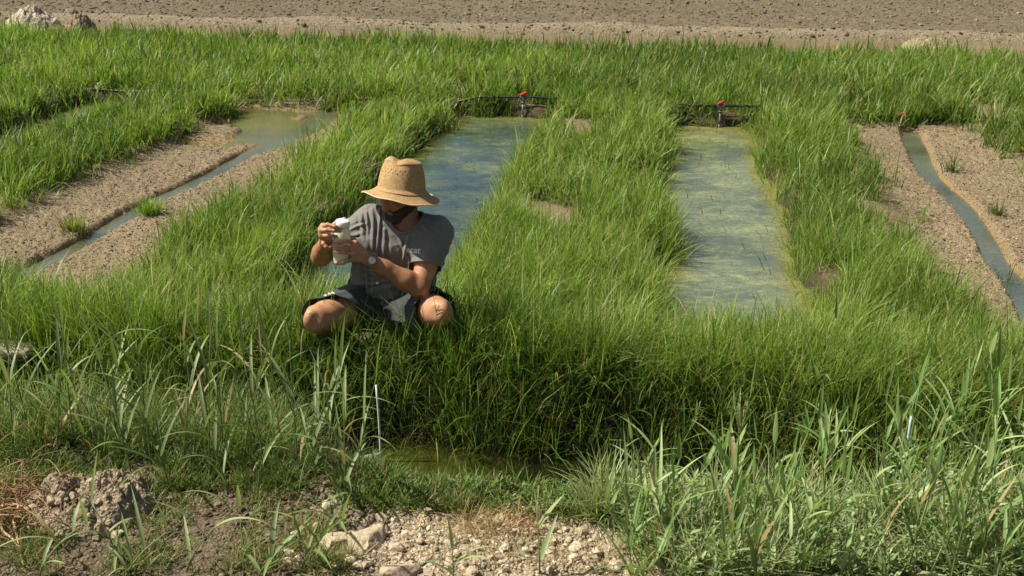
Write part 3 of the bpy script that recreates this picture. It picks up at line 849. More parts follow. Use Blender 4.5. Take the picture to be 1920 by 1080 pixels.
# ---- shorts
T = Field(lo, hi, .004)
T.cone(pel, (hipR + hipL) / 2, .135, .13, .05); T.cone(hipR, hipL, .118, .118, .05)
heR = lerp(hipR, knR, .78); heL = lerp(hipL, knL, .86)
T.cone(hipR, lerp(hipR, knR, 1.25), .118, .081, .03); T.cone(hipL, lerp(hipL, knL, 1.15), .116, .090, .03)
tR = nrm(knR - hipR); tL = nrm(knL - hipL)
def short_folds(p):
    dR = segd(p, hipR, knR); dL = segd(p, hipL, knL); r_ = dR < dL
    eR = nrm(np.cross(tR, (0, 0, 1))); eL = nrm(np.cross(tL, (0, 0, 1)))
    a = foldn(p, nrm(np.cross(eR, tR)), tR, .045, .22, 31); b = foldn(p, nrm(np.cross(eL, tL)), tL, .045, .20, 35)
    return -.020 * (.5 + .5 * np.where(r_, a, b) - .25)
T.displace(short_folds)
TV, TQ = T.mesh(); TV = relax(TV, TQ, 2, .5); fc = TV[TQ].mean(1)
iR = nrm(np.cross(tR, (0, 0, -1))); iR = iR if iR[0] > 0 else -iR
cutn_R = nrm(tR + .75 * iR + np.array((0, 0, -.12))); cutn_L = nrm(tL + np.array((0, 0, -.05)))
cut = ((fc - heR) @ cutn_R > 0) & (segd(fc, hipR, knR + tR * .2) < .16) & ((fc - pel) @ sx < .05)
cut |= ((fc - heL) @ cutn_L > 0) & (segd(fc, hipL, knL + tL * .2) < .16) & ((fc - pel) @ sx > .05)
TV, TQ = prune(TV, TQ, ~cut); TV = smooth_rim(TV, TQ)
shorts = child('shorts', TV, TQ, cloth_mat('dark_cotton', (.044, .050, .051), 700.))
so_ = shorts.modifiers.new('thickness', 'SOLIDIFY'); so_.thickness = .004; so_.offset = -1

# marks laid on the cloth
def bvh(V, Q): return BVHTree.FromPolygons([tuple(v) for v in V], [tuple(map(int, q)) for q in Q])
CAM = np.array((0, 0, CH))
def text_mesh(txt, size):
    cu = bpy.data.curves.new('lettering', 'FONT'); cu.body = txt; cu.size = size; cu.align_x = 'CENTER'; cu.offset = size * .018; cu.resolution_u = 3
    o = bpy.data.objects.new('lettering', cu); COL.objects.link(o)
    dg = bpy.context.evaluated_depsgraph_get(); me = bpy.data.meshes.new_from_object(o.evaluated_get(dg))
    bpy.data.objects.remove(o); bm = bmesh.new(); bm.from_mesh(me)
    bmesh.ops.triangulate(bm, faces=bm.faces[:]); bmesh.ops.subdivide_edges(bm, edges=bm.edges[:], cuts=1)
    v = np.array([x.co[:] for x in bm.verts]); f = [[x.index for x in fa_.verts] for fa_ in bm.faces]; bm.free()
    return v, f
def on_cloth(tree, V2, f, c, xdir, ydir, n, off=.0015):
    out = []
    for x, y, *_ in V2:
        o = c + xdir * x + ydir * y + n * .12
        h = tree.ray_cast(Vector(o), Vector(-n), .3)
        out.append(np.array(h[0]) + n * off if h[0] is not None else np.full(3, np.nan))
    out = np.array(out); good = ~np.isnan(out[:, 0]) & (np.abs((out - c) @ n) < .11)
    f = [q for q in f if good[list(q)].all()]; use = sorted({i for q in f for i in q}); mp = {i: k for k, i in enumerate(use)}
    return out[use] - PO, [[mp[i] for i in q] for q in f]
def raw_child(name, V, f, mat, parent):
    me = bpy.data.meshes.new(name); me.from_pydata([tuple(v) for v in V], [], f); me.materials.append(mat); me.update()
    return link(name, me, parent)
stree = bvh(SV, SQ)
def hit(tree, px, py):
    d = nrm(ray(px, py)); h = tree.ray_cast(Vector(CAM), Vector(d)); return np.array(h[0]) if h[0] is not None else None
lc = hit(stree, 774, 474); ld = nrm(lc - CAM)
v, f = text_mesh('ecat', .040)
lx = nrm((1, .05, -.12)); ly = nrm(np.cross(np.cross(lx, (0, 0, 1)), lx)); ly = nrm(ly - ld * (ly @ ld)); lx = nrm(lx - ld * (lx @ ld))
inkw = simple('white_print', (.72, .72, .69), .8, nscale=200, namt=.1)
raw_child('lettering', *on_cloth(stree, v, f, lc, lx, ly, -ld), inkw, shirt)
ttree = bvh(TV, TQ)
pc = next(h for h in (hit(ttree, 610, y_) for y_ in range(545, 600, 2)) if h is not None) + np.array((.004, 0, -.006)); pd_ = nrm(pc - CAM); px_ = nrm(PY(640, 540, -.02) - PY(578, 572, -.02)); py_ = nrm(np.cross(pd_, px_)); py_ = py_ if py_[2] > 0 else -py_
blob = []; bf = []
for k in range(25):
    cx = -.040 + .080 * k / 24; wv = .004 + .004 * abs(math.sin(k * 1.9)) + R.uniform(0, .003); cy = -.004 + .003 * math.sin(k * .8)
    blob += [(cx, cy - wv), (cx, cy), (cx, cy + wv)]
    if k: b0 = 3 * k; bf += [[b0 - 3, b0, b0 + 1, b0 - 2], [b0 - 2, b0 + 1, b0 + 2, b0 - 1]]
raw_child('print_patch', *on_cloth(ttree, blob, bf, pc, px_, py_, -pd_, .003), simple('pale_print', (.5, .48, .42), .8, nscale=120, namt=.3), shorts)

# ---- straw hat
hatc = PY(752, 362, .03)
ha = nrm((.10, .16, 1)); hx = nrm((1, .0, -.10) - ha * (np.array((1, .0, -.10)) @ ha)); hy = np.cross(ha, hx)
prof = []   # (radius, height, part)
for t in np.linspace(0, 1, 26): prof.append((lerp(.180, .112, t), -.006 + .030 * t ** 2.2 - .012 * (1 - t) ** 2))
for t in np.linspace(.04, 1, 34): prof.append((.112 - .012 * t - .014 * t ** 3, .024 + .115 * t))
for t in np.linspace(.08, 1, 16): prof.append((.086 * math.cos(t * PI / 2) ** .8 + .002, .139 + .022 * math.sin(t * PI / 2)))
NA = 220; hv = []; huv = []
pl = np.concatenate([[0], np.cumsum(np.hypot(*np.diff(np.array(prof), axis=0).T))])
for i, (r, z) in enumerate(prof):
    for j in range(NA):
        a = 2 * PI * j / NA; ca, sa_ = math.cos(a), math.sin(a)
        rr_ = r * (1 + .05 * abs(sa_) ** 2 * (r < .13)); zz = z
        if r > .112:
            e = ((r - .112) / .07)
            zz += e * (.004 * max(0, -sa_) + .012 * math.sin(2 * a + .6) - .014 * max(0, ca) ** 2 + .010 * max(0, sa_)) + .003 * e * math.sin(7 * a + 1)
        if z > .06:
            e = (z - .06) / .10
            X_0, Y_0 = rr_ * ca, rr_ * sa_
            zz -= .011 * e * math.exp(-((X_0 + .022) / .024) ** 2) * (1.0 if z > .12 else .3)   # crease along the crown
            zz += .010 * e * math.exp(-((X_0 + .06) / .025) ** 2)
            pin = math.exp(-((a - (-PI / 2 - .75)) % (2 * PI) if (a - (-PI / 2 - .75)) % (2 * PI) < PI else 2 * PI - (a - (-PI / 2 - .75)) % (2 * PI)) ** 2 / .12)
            rr_ *= 1 - .13 * e * pin
            pin2 = math.exp(-min((a - (-PI / 2 + .75)) % (2 * PI), (-(a - (-PI / 2 + .75))) % (2 * PI)) ** 2 / .12)
            rr_ *= 1 - .08 * e * pin2
        rr_ *= 1 + .006 * math.sin(3 * a + 40 * z)
        hv.append(hatc + hx * rr_ * ca + hy * rr_ * sa_ + ha * zz); huv.append((a / (2 * PI), pl[i] / .35))
hq = []
holes = {}
for i in range(len(prof) - 1):
    z = prof[i][1]; r = prof[i][0]
    for j in range(NA):
        if r < .112 and i in (45, 46, 49, 50) and (j + (4 if i > 47 else 0)) % 8 == 0: continue
        hq.append((i * NA + j, i * NA + (j + 1) % NA, (i + 1) * NA + (j + 1) % NA, (i + 1) * NA + j))
s = NT('straw_weave'); uvn = s.n('TexCoord').outputs['UV']
w1 = s.n('TexWave', {'Vector': s.n('Mapping', {'Vector': uvn, 'Scale': (1, 1, 1)}).outputs[0], 'Scale': 26., 'Distortion': 1.2, 'Detail': 2.}, bands_direction='Y')
br = s.n('TexBrick', {'Vector': s.n('Mapping', {'Vector': uvn, 'Scale': (44, 22, 1)}).outputs[0], 'Scale': 1.5, 'Mortar Size': .03, 'Color1': (.76, .54, .28, 1), 'Color2': (.48, .30, .12, 1), 'Mortar': (.25, .145, .05, 1)})
nzh = s.noise(s.coord(), 85, 5, .7)
cc = s.mix(1., br.outputs['Color'], s.ramp(nzh.outputs['Fac'], [(.34, (.62, .58, .52)), (.62, (1.22, 1.22, 1.22))]), 'MULTIPLY')
cc = s.mix(.35, cc, s.ramp(w1.outputs['Fac'], [(.2, (.46, .29, .115)), (.8, (.78, .54, .26))]))
hb = s.n('Math', {0: br.outputs['Fac'], 1: w1.outputs['Fac']}, operation='SUBTRACT').outputs[0]
strawm = s.surf(s.n('MixShader', {0: .12, 1: s.pbsdf(Base_Color=cc, Roughness=.65, Specular_IOR_Level=.3, Normal=s.bump(hb, .6, -.003)).outputs[0], 2: s.n('BsdfTranslucent', {'Color': cc}).outputs[0]}).outputs[0])
hat = child('straw_hat', np.array(hv), np.array(hq), strawm, None, None, True, np.array(huv))
so_ = hat.modifiers.new('thickness', 'SOLIDIFY'); so_.thickness = .0025
rim = tube([hv[j % NA] for j in range(NA + 1)], .0032, 6, False); child('brim_edge', rim[0], rim[1], simple('pale_straw', (.62, .47, .27), .7, nscale=70, namt=.25), hat)

# ---- watch on the left wrist
wa = nrm(wrL - elL); wc = wrL - wa * .006
wn = nrm(np.array((-.05, -.9, .42))); wn = nrm(wn - wa * (wn @ wa)); wt = np.cross(wa, wn)
bp = []
ring = []
for j in range(28):
    a = 2 * PI * j / 28; ring.append(wc + (wn * math.cos(a) + wt * math.sin(a)) * .0325)
bv = []; bq = []
for j in range(28):
    a = 2 * PI * j / 28; rd = (wn * math.cos(a) + wt * math.sin(a))
    for (o, e) in ((-.009, .0), (-.009, .004), (.009, .004), (.009, .0)): bv.append(wc + wa * o + rd * (.0300 + e))
for j in range(28):
    for k in range(4): bq.append((j * 4 + k, j * 4 + (k + 1) % 4, ((j + 1) % 28) * 4 + (k + 1) % 4, ((j + 1) % 28) * 4 + k))
steel = simple('steel', (.55, .56, .55), .3, 1., nscale=220, namt=.2)
watch = child('watch', np.array(bv), np.array(bq), steel, None, None, False)
lv, lq = lathe([(0, -.002), (.017, -.002), (.0185, .002), (.0180, .007), (.0155, .0085)], 28)
lm = np.stack([wa, wt, wn], 0); child('watch_case', lv @ lm + wc + wn * .033, lq, steel, watch)
lv, lq = lathe([(.0158, 0), (.008, .0006), (.0004, .0008)], 28); child('watch_face', lv @ lm + wc + wn * .0412, lq, simple('watch_dial', (.62, .64, .62), .15), watch)

# ---- bottle in his hands: a thing of its own
bb = PY(638, 494, -.17); bt = PY(643.5, 413, -.165)
ba = nrm(bt - bb); bl = np.linalg.norm(bt - bb); b1 = nrm(np.cross(ba, (0, 1, 0))); b2 = np.cross(ba, b1)
def bot(pr, n=36): v, q = lathe(pr, n); return v @ np.stack([b1, b2, ba], 0), q
bottle = empty('bottle', tuple(bb), 'milky white plastic bottle with a white cap held up by the squatting man', 'bottle')
L_ = bl
s = NT('milky_plastic'); nzb = s.noise(s.coord(), 20, 3)
cb = s.ramp(nzb.outputs['Fac'], [(.3, (.76, .76, .63)), (.7, (.82, .82, .72))])
pb = s.pbsdf(Base_Color=cb, Roughness=.32, Specular_IOR_Level=.5)
mk = s.surf(s.n('MixShader', {0: .35, 1: pb.outputs[0], 2: s.n('BsdfTranslucent', {'Color': (.85, .86, .68, 1)}).outputs[0]}).outputs[0])
v, q = bot([(.0005, .001), (.026, .0), (.0305, .004), (.0325, .02), (.037, .05), (.0385, .07), (.0385, L_ * .62), (.036, L_ * .70), (.031, L_ * .78), (.0285, L_ * .82), (.0275, L_ * .86)])
link('bottle_body', new_mesh('bottle_body', v, q, mk), bottle)
v, q = bot([(.0295, L_ * .84), (.0315, L_ * .845), (.0318, L_ * .97), (.029, L_), (.012, L_ + .001), (.0005, L_ + .001)], 48)
rr_ = (np.arange(len(v)) % 48) % 2; v = v * 1.0
me = new_mesh('cap', v, q, simple('white_cap', (.80, .80, .78), .4, nscale=60, namt=.06)); link('cap', me, bottle)
#@END_PERSON
#@EXTRA
# ------------------------------------------------------------------ stones, clods, gravel
ICO = None
def ico(sub):
    bm = bmesh.new(); bmesh.ops.create_icosphere(bm, subdivisions=sub, radius=1.0)
    v = np.array([x.co[:] for x in bm.verts]); f = np.array([[q.index for q in x.verts] for x in bm.faces]); bm.free()
    return v, f
I1, F1 = ico(1); I3, F3 = ico(4)
def crumbs(name, pos, size, col, mat, label=None, flat=.7, sink=.25):
    N = len(pos); jit = 1 + R.normal(0, .22, (N, len(I1), 1)); sc3 = size[:, None, None] * np.stack([R.uniform(.7, 1.3, N), R.uniform(.7, 1.3, N), R.uniform(.5, .95, N) * flat / .7], 1)[:, None, :]
    a = R.random(N) * 2 * PI; c, s = np.cos(a)[:, None], np.sin(a)[:, None]
    v = I1[None] * jit * sc3
    v = np.stack([v[..., 0] * c - v[..., 1] * s, v[..., 0] * s + v[..., 1] * c, v[..., 2]], -1)
    v = v + pos[:, None, :]; v[..., 2] += (size * (.5 - sink))[:, None]
    f = F1[None] + (np.arange(N) * len(I1))[:, None, None]
    cc = np.repeat(col[:, None, :], len(I1), 1)
    o = link(name, new_mesh(name, v.reshape(-1, 3), f.reshape(-1, 3), mat, cc.reshape(-1, 3), None, False))
    return tag(o, label, None, None, 'stuff')
def palette(n, cols, jit=.2):
    c = np.array(cols)[R.integers(0, len(cols), n)]; return c * (1 + R.normal(0, jit, (n, 1)))

for i, lab in ((1, 'loose tan gravel covering the drained bed left of the man'), (4, 'loose tan gravel on both sides of the right-hand channel')):
    v0, v1, u0, u1 = PONDS[i][:4]; n = 26000
    u = R.uniform(u0, u1, n); v = R.uniform(v0, v1, n); x, y = XY(u, v); z, m = terrain(x, y)
    k = (m['grav'] > .45) & (z > WZ - .01); x, y, z = x[k], y[k], z[k]; n = k.sum()
    sz = np.exp(R.normal(math.log(.0036), .36, n))
    crumbs('loose_gravel', np.stack([x, y, z], 1), sz, palette(n, [(.28, .225, .14), (.24, .19, .12), (.34, .28, .18), (.22, .165, .10), (.08, .065, .042)], .16), M['pebble'], lab)
n = 16000; u = R.uniform(16.6, 24.5, n); v = R.uniform(-16, 12, n); x, y = XY(u, v); z, m = terrain(x, y)
k = (m['fld'] > .6) & (np.abs(x) < .55 * y + 1); x, y, z = x[k], y[k], z[k]; n = k.sum()
crumbs('field_clods', np.stack([x, y, z], 1), np.exp(R.normal(math.log(.015), .42, n)), palette(n, [(.16, .134, .088), (.125, .105, .07), (.20, .168, .115)], .12), M['pebble'], 'crumbly brown clods strewn over the ploughed field')

def clod(name, c, rad, sq, col, label, group=None, seed=0, rz=0., blocky=0., cat='earth clod', amp=.32):
    v = I3.copy()
    if blocky: v = np.sign(v) * np.abs(v) ** (1 - blocky); 
    n = (n3(v[:, 0] * 1.4 + seed * 7.1, v[:, 1] * 1.4, v[:, 2] * 1.4 + seed, 201) - .5) * 1.2 + (n3(v[:, 0] * 4 + seed * 3.7, v[:, 1] * 4, v[:, 2] * 4, 202) - .5) * .6 + (n3(v[:, 0] * 11, v[:, 1] * 11 + seed, v[:, 2] * 11, 203) - .5) * .28
    q_ = np.random.default_rng(seed + 900)
    for _ in range(9):
        d_ = nrm(q_.normal(0, 1, 3)); v = v - np.maximum(v @ d_ - q_.uniform(.55, .85), 0)[:, None] * d_
    v = v * (1.12 + amp * .75 * n)[:, None] * rad * np.array(sq)
    cc = np.array(col) * (1 + .25 * (n3(v[:, 0] * 60 + seed, v[:, 1] * 60, v[:, 2] * 60, 204) - .5))[:, None]
    o = link(name, new_mesh(name, v, F3, M['pebble'], cc), None, tuple(c)); o.rotation_euler = (0, 0, rz)
    return tag(o, label, cat, group)
def at_px(px, py):
    p = P(px, py, -.05)
    for _ in range(4): p = P(px, py, float(gz(np.array([p[0]]), np.array([p[1]]))[0]))
    return p
SPEC = [(621, 1022, .050, (1.15, .6, .62), (.50, .41, .29), .35, 'flat-topped pale block of dry earth left of the biggest clod'),
        (692, 1020, .070, (1.1, .8, .95), (.49, .40, .28), .25, 'biggest pale clod, a broken lump in the middle of the bare dirt'),
        (750, 1078, .056, (1.1, .8, .7), (.43, .34, .24), .2, 'pale clod at the bottom edge of the photo below the biggest lump'),
        (715, 975, .024, (1, 1, .95), (.36, .29, .20), 0, 'round clod with a dark hollow beneath it at the upper edge of the dirt'),
        (694, 975, .020, (.8, 1, 1.1), (.44, .36, .26), 0, 'small upright clod touching the left of the round clod'),
        (765, 1003, .022, (1, .9, .8), (.52, .43, .32), .2, 'bright angular clod right of the biggest lump'),
        (673, 965, .018, (1, 1, .9), (.47, .38, .28), 0, 'small whitish clod behind the round clod'),
        (540, 1036, .026, (1.3, .9, .7), (.48, .39, .28), .2, 'pale flat clod at the left end of the bare dirt'),
        (845, 1022, .020, (1, 1, .8), (.42, .34, .24), 0, 'lone rounded clod on the dirt right of the angular one'),
        (1090, 1000, .022, (1.1, .9, .75), (.44, .36, .25), .1, 'clod beside the weeds at the right end of the dirt'),
        (1115, 1012, .020, (1, 1, .9), (.40, .33, .23), 0, 'greyish clod just below another at the right end of the dirt'),
        (925, 1045, .024, (1.2, .9, .7), (.41, .33, .23), .1, 'low clod half sunk in the dirt below the straw heap')]
for k, (px, py, r, sq, c, bl, lab) in enumerate(SPEC):
    c = tuple(q_ * .86 for q_ in c); p = at_px(px, py); p[2] += r * sq[2] * .12; clod('earth_clod', p, r, sq, c, lab, None, 300 + k, R.uniform(0, 1), bl)
for k in range(90):
    px = R.uniform(525, 1190); py = R.uniform(940 + .03 * max(0, px - 800), 1078)
    r = math.exp(R.normal(math.log(.0125), .35)); p = at_px(px, py); p[2] += r * .2
    clod('earth_clod', p, r, (R.uniform(.8, 1.3), R.uniform(.8, 1.2), R.uniform(.6, 1)), palette(1, [(.44, .36, .26), (.38, .30, .21), (.50, .42, .31)], .08)[0], 'small pale crumb of earth scattered on the bare dirt bank', 'small crumbs of earth on the bare dirt', k, R.uniform(0, 6), R.choice([0, 0, .2]))
n = 15000; px = R.uniform(-60, 1500, n); y = R.uniform(2.6, 3.75, n); x = (px - 960) / 2000 * (y * cP + 2.1 * sP); z, m = terrain(x, y)
w = np.where(x > .3, .25, 1) * np.where(x < -1.0, .45, 1)
k = (m['dirt'] > .4) & (R.random(n) < w); x, y, z = x[k], y[k], z[k]; n = k.sum()
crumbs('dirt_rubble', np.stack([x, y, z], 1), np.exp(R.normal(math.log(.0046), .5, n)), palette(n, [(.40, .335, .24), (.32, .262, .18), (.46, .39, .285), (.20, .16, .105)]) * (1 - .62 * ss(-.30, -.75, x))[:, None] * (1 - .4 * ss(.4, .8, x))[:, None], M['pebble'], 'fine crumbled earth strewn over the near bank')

# the heap of dug earth at the left and the pale heaps along the field edge
def heap(name, c, rx, ry, hh, col, label, seed, cat='heap', lump=1.):
    n = 90; a = np.linspace(-1.15, 1.15, n); X, Y = np.meshgrid(a, a, indexing='ij'); r = np.hypot(X, Y)
    prof = np.clip(1 - r ** 2, 0, 1) ** .7
    wx, wy = X * rx, Y * ry; f = .11 / max(rx, .1)
    big = fbm(X * 1.7 + seed, Y * 1.7, 4, 210) * 1.1 + .35
    cell = np.abs(n2(X * 6 + seed, Y * 6, 211) - .5) * 2; cell2 = np.abs(n2(X * 13 + seed, Y * 13, 212) - .5) * 2
    cell3 = np.abs(n2(X * 24 + seed, Y * 24, 215) - .5) * 2
    z = hh * prof * (big + lump * (.42 * (1 - cell) + .30 * (1 - cell2) + .16 * (1 - cell3)) - .35) + hh * .10 * (n2(X * 30, Y * 30, 213) - .5) * (prof > 0) - .12 * hh * (r > 1)
    z += gz(wx + c[0], wy + c[1]) - c[2]
    V = np.stack([wx, wy, z], -1).reshape(-1, 3); k = np.arange(n - 1)[:, None] * n + np.arange(n - 1)[None]
    Q = np.stack([k, k + n, k + n + 1, k + 1], -1).reshape(-1, 4); Q = Q[(r.ravel()[Q] < 1.08).any(1)]
    cc = np.array(col) * (.75 + .5 * fbm(X * 4, Y * 4, 4, 214 + seed)).reshape(-1, 1)
    o = link(name, new_mesh(name, V, Q, M['dirt'], cc), None, tuple(c)); return tag(o, label, cat)
p = at_px(170, 960); heap('earth_heap', p, .25, .21, .12, (.27, .22, .15), 'lumpy grey-brown heap of dug earth beside the dry roots', 3)
for k in range(60):
    a = R.uniform(0, 6.3); q = R.uniform(.2, 1.05); cx, cy = p[0] + .25 * q * math.cos(a), p[1] + .18 * q * math.sin(a) - .03
    r = R.uniform(.008, .022); zz = float(gz(np.array([cx]), np.array([cy]))[0]) + .10 * max(0, 1 - q * q) ** .7
    clod('earth_clod', (cx, cy, zz + .004), r, (1, 1, .85), palette(1, [(.33, .27, .19), (.38, .31, .22), (.27, .22, .15)], .1)[0], 'knobbly brown clod lying on the heap of dug earth', 'clods on the heap of dug earth', 400 + k, a, 0)
def fp(px, py): return P(px, py, .08)
heap('earth_heap', fp(62, 50), .50, .40, .26, (.50, .44, .34), 'pale flat-topped heap of earth at the far left edge of the field', 7)
heap('earth_heap', fp(150, 50), .26, .24, .22, (.33, .26, .17), 'brown heap of earth right of the pale heap at the field edge', 9)
heap('earth_heap', fp(1738, 80), .36, .26, .12, (.36, .295, .20), 'low tan heap of earth at the right of the field edge', 12)
c_ = fp(133, 33); clod('field_rock', c_ + np.array((0, 0, .06)), .11, (.95, .8, .8), (.16, .17, .13), 'dark grey rock standing up between the two left heaps', None, 71, 0, .2, 'rock')

# ------------------------------------------------------------------ hose, valves, rods and slabs
hz = .085
HP = [P(a, b, hz) for a, b in ((-60, 146), (340, 158), (655, 171), (870, 179), (985, 183), (1090, 187), (1350, 199), (1500, 200), (1690, 206), (1860, 212), (2000, 216))]
xs_ = np.linspace(HP[0][0], HP[-1][0], 160); ysx = np.interp(xs_, [q[0] for q in HP], [q[1] for q in HP])
lowz = np.clip(np.min(np.abs(xs_[:, None] - np.array([[.13, 2.1]])), 1) - .45, 0, .35) / .35 * .09
hp3 = np.stack([xs_, ysx + .02 * np.sin(xs_ * 2.1), hz - lowz + .004 * np.sin(xs_ * 3.3 + 1) + .004 * np.sin(xs_ * 9)], 1)
v, q = tube(hp3, .0125, 10); tag(link('irrigation_hose', poly_mesh('irrigation_hose', v, q, M['hose'])), 'thin black irrigation hose running along the far ends of the ponds', 'hose')
VALV = [(982, 181, 'red-handled valve on the black hose above the pond beyond the man', 1), (1350, 196, 'red-handled valve on the black hose above the green pond', 1),
        (1690, 203, 'dull red valve half hidden in grass at the head of the right-hand channel', 0), (655, 168, 'dark red valve almost buried in grass left of the middle ponds', 0)]
for px, py, lab, full in VALV:
    p = P(px, py + 2, hz); p[1] = np.interp(p[0], xs_, hp3[:, 1])
    o = empty('water_valve', (p[0], p[1], WZ), lab, 'valve', 'red valves on the irrigation hose'); z0 = hz - WZ - (0 if full else .085)
    dn = np.array((-.10, -.36, -1.0)); dn /= np.linalg.norm(dn)
    v, q = join([tube([(-.035, 0, z0), (.035, 0, z0)], [.022, .022], 12), tube([(0, 0, z0 + .028), (0, 0, z0 - .005)] , [.013, .017], 12), tube([np.array((0, 0, z0)), np.array((0, 0, z0)) + dn * .05], [.020, .019], 12), tube([np.array((0, 0, z0)) + dn * .05, np.array((0, 0, z0)) + dn * .062], [.023, .023], 12)])
    link('valve_body', poly_mesh('valve_body', v, q, M['valve']), o)
    bm = bmesh.new(); bmesh.ops.create_cube(bm, size=1)
    for w_ in bm.verts: w_.co = Vector((w_.co.x * .082, w_.co.y * .026, w_.co.z * .026))
    bmesh.ops.subdivide_edges(bm, edges=[e for e in bm.edges if abs((e.verts[0].co - e.verts[1].co).x) > .05], cuts=4)
    for w_ in bm.verts:
        t_ = w_.co.x / .041; w_.co.y *= 1.0 - .45 * abs(t_) + .25 * (abs(t_) > .7); w_.co.z *= 1 - .35 * abs(t_)
    bmesh.ops.bevel(bm, geom=bm.edges[:], offset=.003, segments=2, affect='EDGES')
    me = bpy.data.meshes.new('handle'); bm.to_mesh(me); bm.free(); me.materials.append(M['red']); me.polygons.foreach_set('use_smooth', [True] * len(me.polygons))
    h_ = link('handle', me, o, (0, -.004, z0 + .038)); h_.rotation_euler = (.25, -.30, .35)
    a0 = np.array((0, 0, z0)) + dn * .06; a1 = a0 + dn * .10
    v, q = tube([a0, a1], [.009, .009], 12); link('outlet_pipe', poly_mesh('outlet_pipe', v, q, M['pale']), o)
    e1 = a1 + dn * .012; v, q = join([tube([a1, e1], [.014, .014], 12)]); link('collar', poly_mesh('collar', v, q, M['hose']), o)
    v, q = tube([e1, e1 + np.array((0, -.006, -.055))], [.007, .007], 12); link('nozzle', poly_mesh('nozzle', v, q, M['pvc']), o)

def rod(name, p0, p1, r, mat, label, cat, base=None):
    p0, p1 = np.array(p0), np.array(p1); n_ = 7
    pts = [lerp(p0, p1, t) + np.array((.004 * math.sin(t * 3), 0, 0)) for t in np.linspace(0, 1, n_)]
    v, q = tube(pts, r, 12); o = link(name, poly_mesh(name, v - p0, q, mat), None, tuple(p0)); return tag(o, label, cat)
b0 = P(713.5, 866, DWZ - .0); d1 = ray(705, 722); t1 = (b0[1] + .02) / d1[1]; top = np.array((d1[0] * t1, b0[1] + .02, CH + d1[2] * t1))
rod('marker_rod', b0 - np.array((0, 0, .06)), top, .0046, M['white'], 'thin white plastic rod standing in the ditch by the end of the grey pipe', 'rod')
a = P(628, 869, DWZ + .03); b = P(714, 854, DWZ + .03)
o = rod('drain_pipe', a, b, .0145, M['pvc'], 'short grey plastic pipe lying at the edge of the ditch beside the white rod', 'pipe')
b0 = P(1688, 890, -.1); d1 = ray(1709, 776); t1 = (b0[1] + .02) / d1[1]; top = np.array((d1[0] * t1, b0[1] + .02, CH + d1[2] * t1))
rod('marker_rod', b0 - np.array((0, 0, .05)), top, .0048, M['blue'], 'pale bluish plastic rod standing among the reeds at the lower right', 'rod')
def slab(c, sx_, sy_, label, rz, seed):
    n = 40; a = np.linspace(-1, 1, n); X, Y = np.meshgrid(a, a, indexing='ij')
    r = np.maximum(np.abs(X), np.abs(Y)); z = .022 - .03 * ss(.93, 1, r) + .008 * (fbm(X * 3 + seed, Y * 3, 4, 220) - .5)
    ed = 1 + .05 * (fbm(X * 2.3, Y * 2.3 + seed, 3, 221) - .5) * (r > .8)
    V = np.stack([X * sx_ * ed, Y * sy_ * ed, z], -1).reshape(-1, 3); k = np.arange(n - 1)[:, None] * n + np.arange(n - 1)[None]
    Q = np.stack([k, k + n, k + n + 1, k + 1], -1).reshape(-1, 4)
    me = new_mesh('concrete_slab', V, Q, M['slab']); o = link('concrete_slab', me, None, tuple(c)); o.rotation_euler = (0, 0, rz)
    sm = o.modifiers.new('thickness', 'SOLIDIFY'); sm.thickness = .05; sm.offset = -1
    return tag(o, label, 'slab')
c = P(10, 655, .025); slab(c, .15, .075, 'pale weathered slab half overgrown by grass at the left edge of the photo', -.1, 1)
c = P(640, 668, -.012); slab(c, .19, .07, 'pale slab under the grass below the man\'s left-hand knee in the photo', -.12, 5)

# ------------------------------------------------------------------ reeds and weeds of the near bank
RG = [np.array((.19, .265, .095)), np.array((.24, .31, .135)), np.array((.16, .235, .075)), np.array((.31, .355, .18))]
def reed(x, y, h, az, lean, nl, ll, lw, spread, label, group, tint, dry=.05, upright=0.):
    z = float(gz(np.array([x]), np.array([y]))[0])
    o = empty('reed_plant', (x, y, z), label, 'reed', group)
    t = np.linspace(0, 1, 8); th = lean * (.5 + .8 * t)
    px = np.concatenate([[0], np.cumsum(np.sin(th[1:]) * h / 7)]); pz = np.concatenate([[-.02], np.cumsum(np.cos(th[1:]) * h / 7)])
    pts = np.stack([px * math.cos(az), px * math.sin(az), pz], 1)
    v, q = tube(pts, np.interp(t, [0, 1], [.0036, .0016]), 6)
    cc = lerp(np.array((.17, .18, .07)), tint, np.repeat(np.array([0, .2, .4, .6, .7, .8, .9, 1.0]), 6)[:, None]); cc = np.concatenate([cc, cc[:2]])
    link('stem', poly_mesh('stem', v, q, M['reed'], True, cc), o)
    n = nl; tt = np.sort(R.uniform(.12, .95, n)); tt[-1] = .99
    pos = np.stack([np.interp(tt, t, pts[:, k]) for k in range(3)], 1)
    la = az + PI / 2 + (np.arange(n) % 2) * PI + R.normal(0, .6, n)
    L = ll * R.uniform(.6, 1.15, n) * np.interp(tt, [0, .5, 1], [.7, 1, .75]); W = lw * R.uniform(.7, 1.2, n)
    ln = R.uniform(.25, .75, n) * spread; cu = R.uniform(.3, 1.5, n) * spread; ln[-1] *= .25; cu[-1] *= .25
    col = np.repeat(tint[None], n, 0) * R.uniform(.82, 1.2, (n, 1)); dr = R.random(n) < dry; col[dr] = STRAW * R.uniform(.7, 1.2, (dr.sum(), 1))
    tip = col * 1.12
    v, q, c = ribbons(pos, L, W, la, ln, cu, col, tip, 9, .35, R.normal(0, .35, n), np.interp(np.linspace(0, 1, 10), [0, .12, .35, .7, 1], [.5, .9, 1, .62, .02]))
    link('leaves', new_mesh('leaves', v, q, M['reed'], c), o)
    return o
GL = 'slender reeds at the left of the ditch'; LL_ = 'slender grey-green reed with long arching leaves at the left of the ditch'
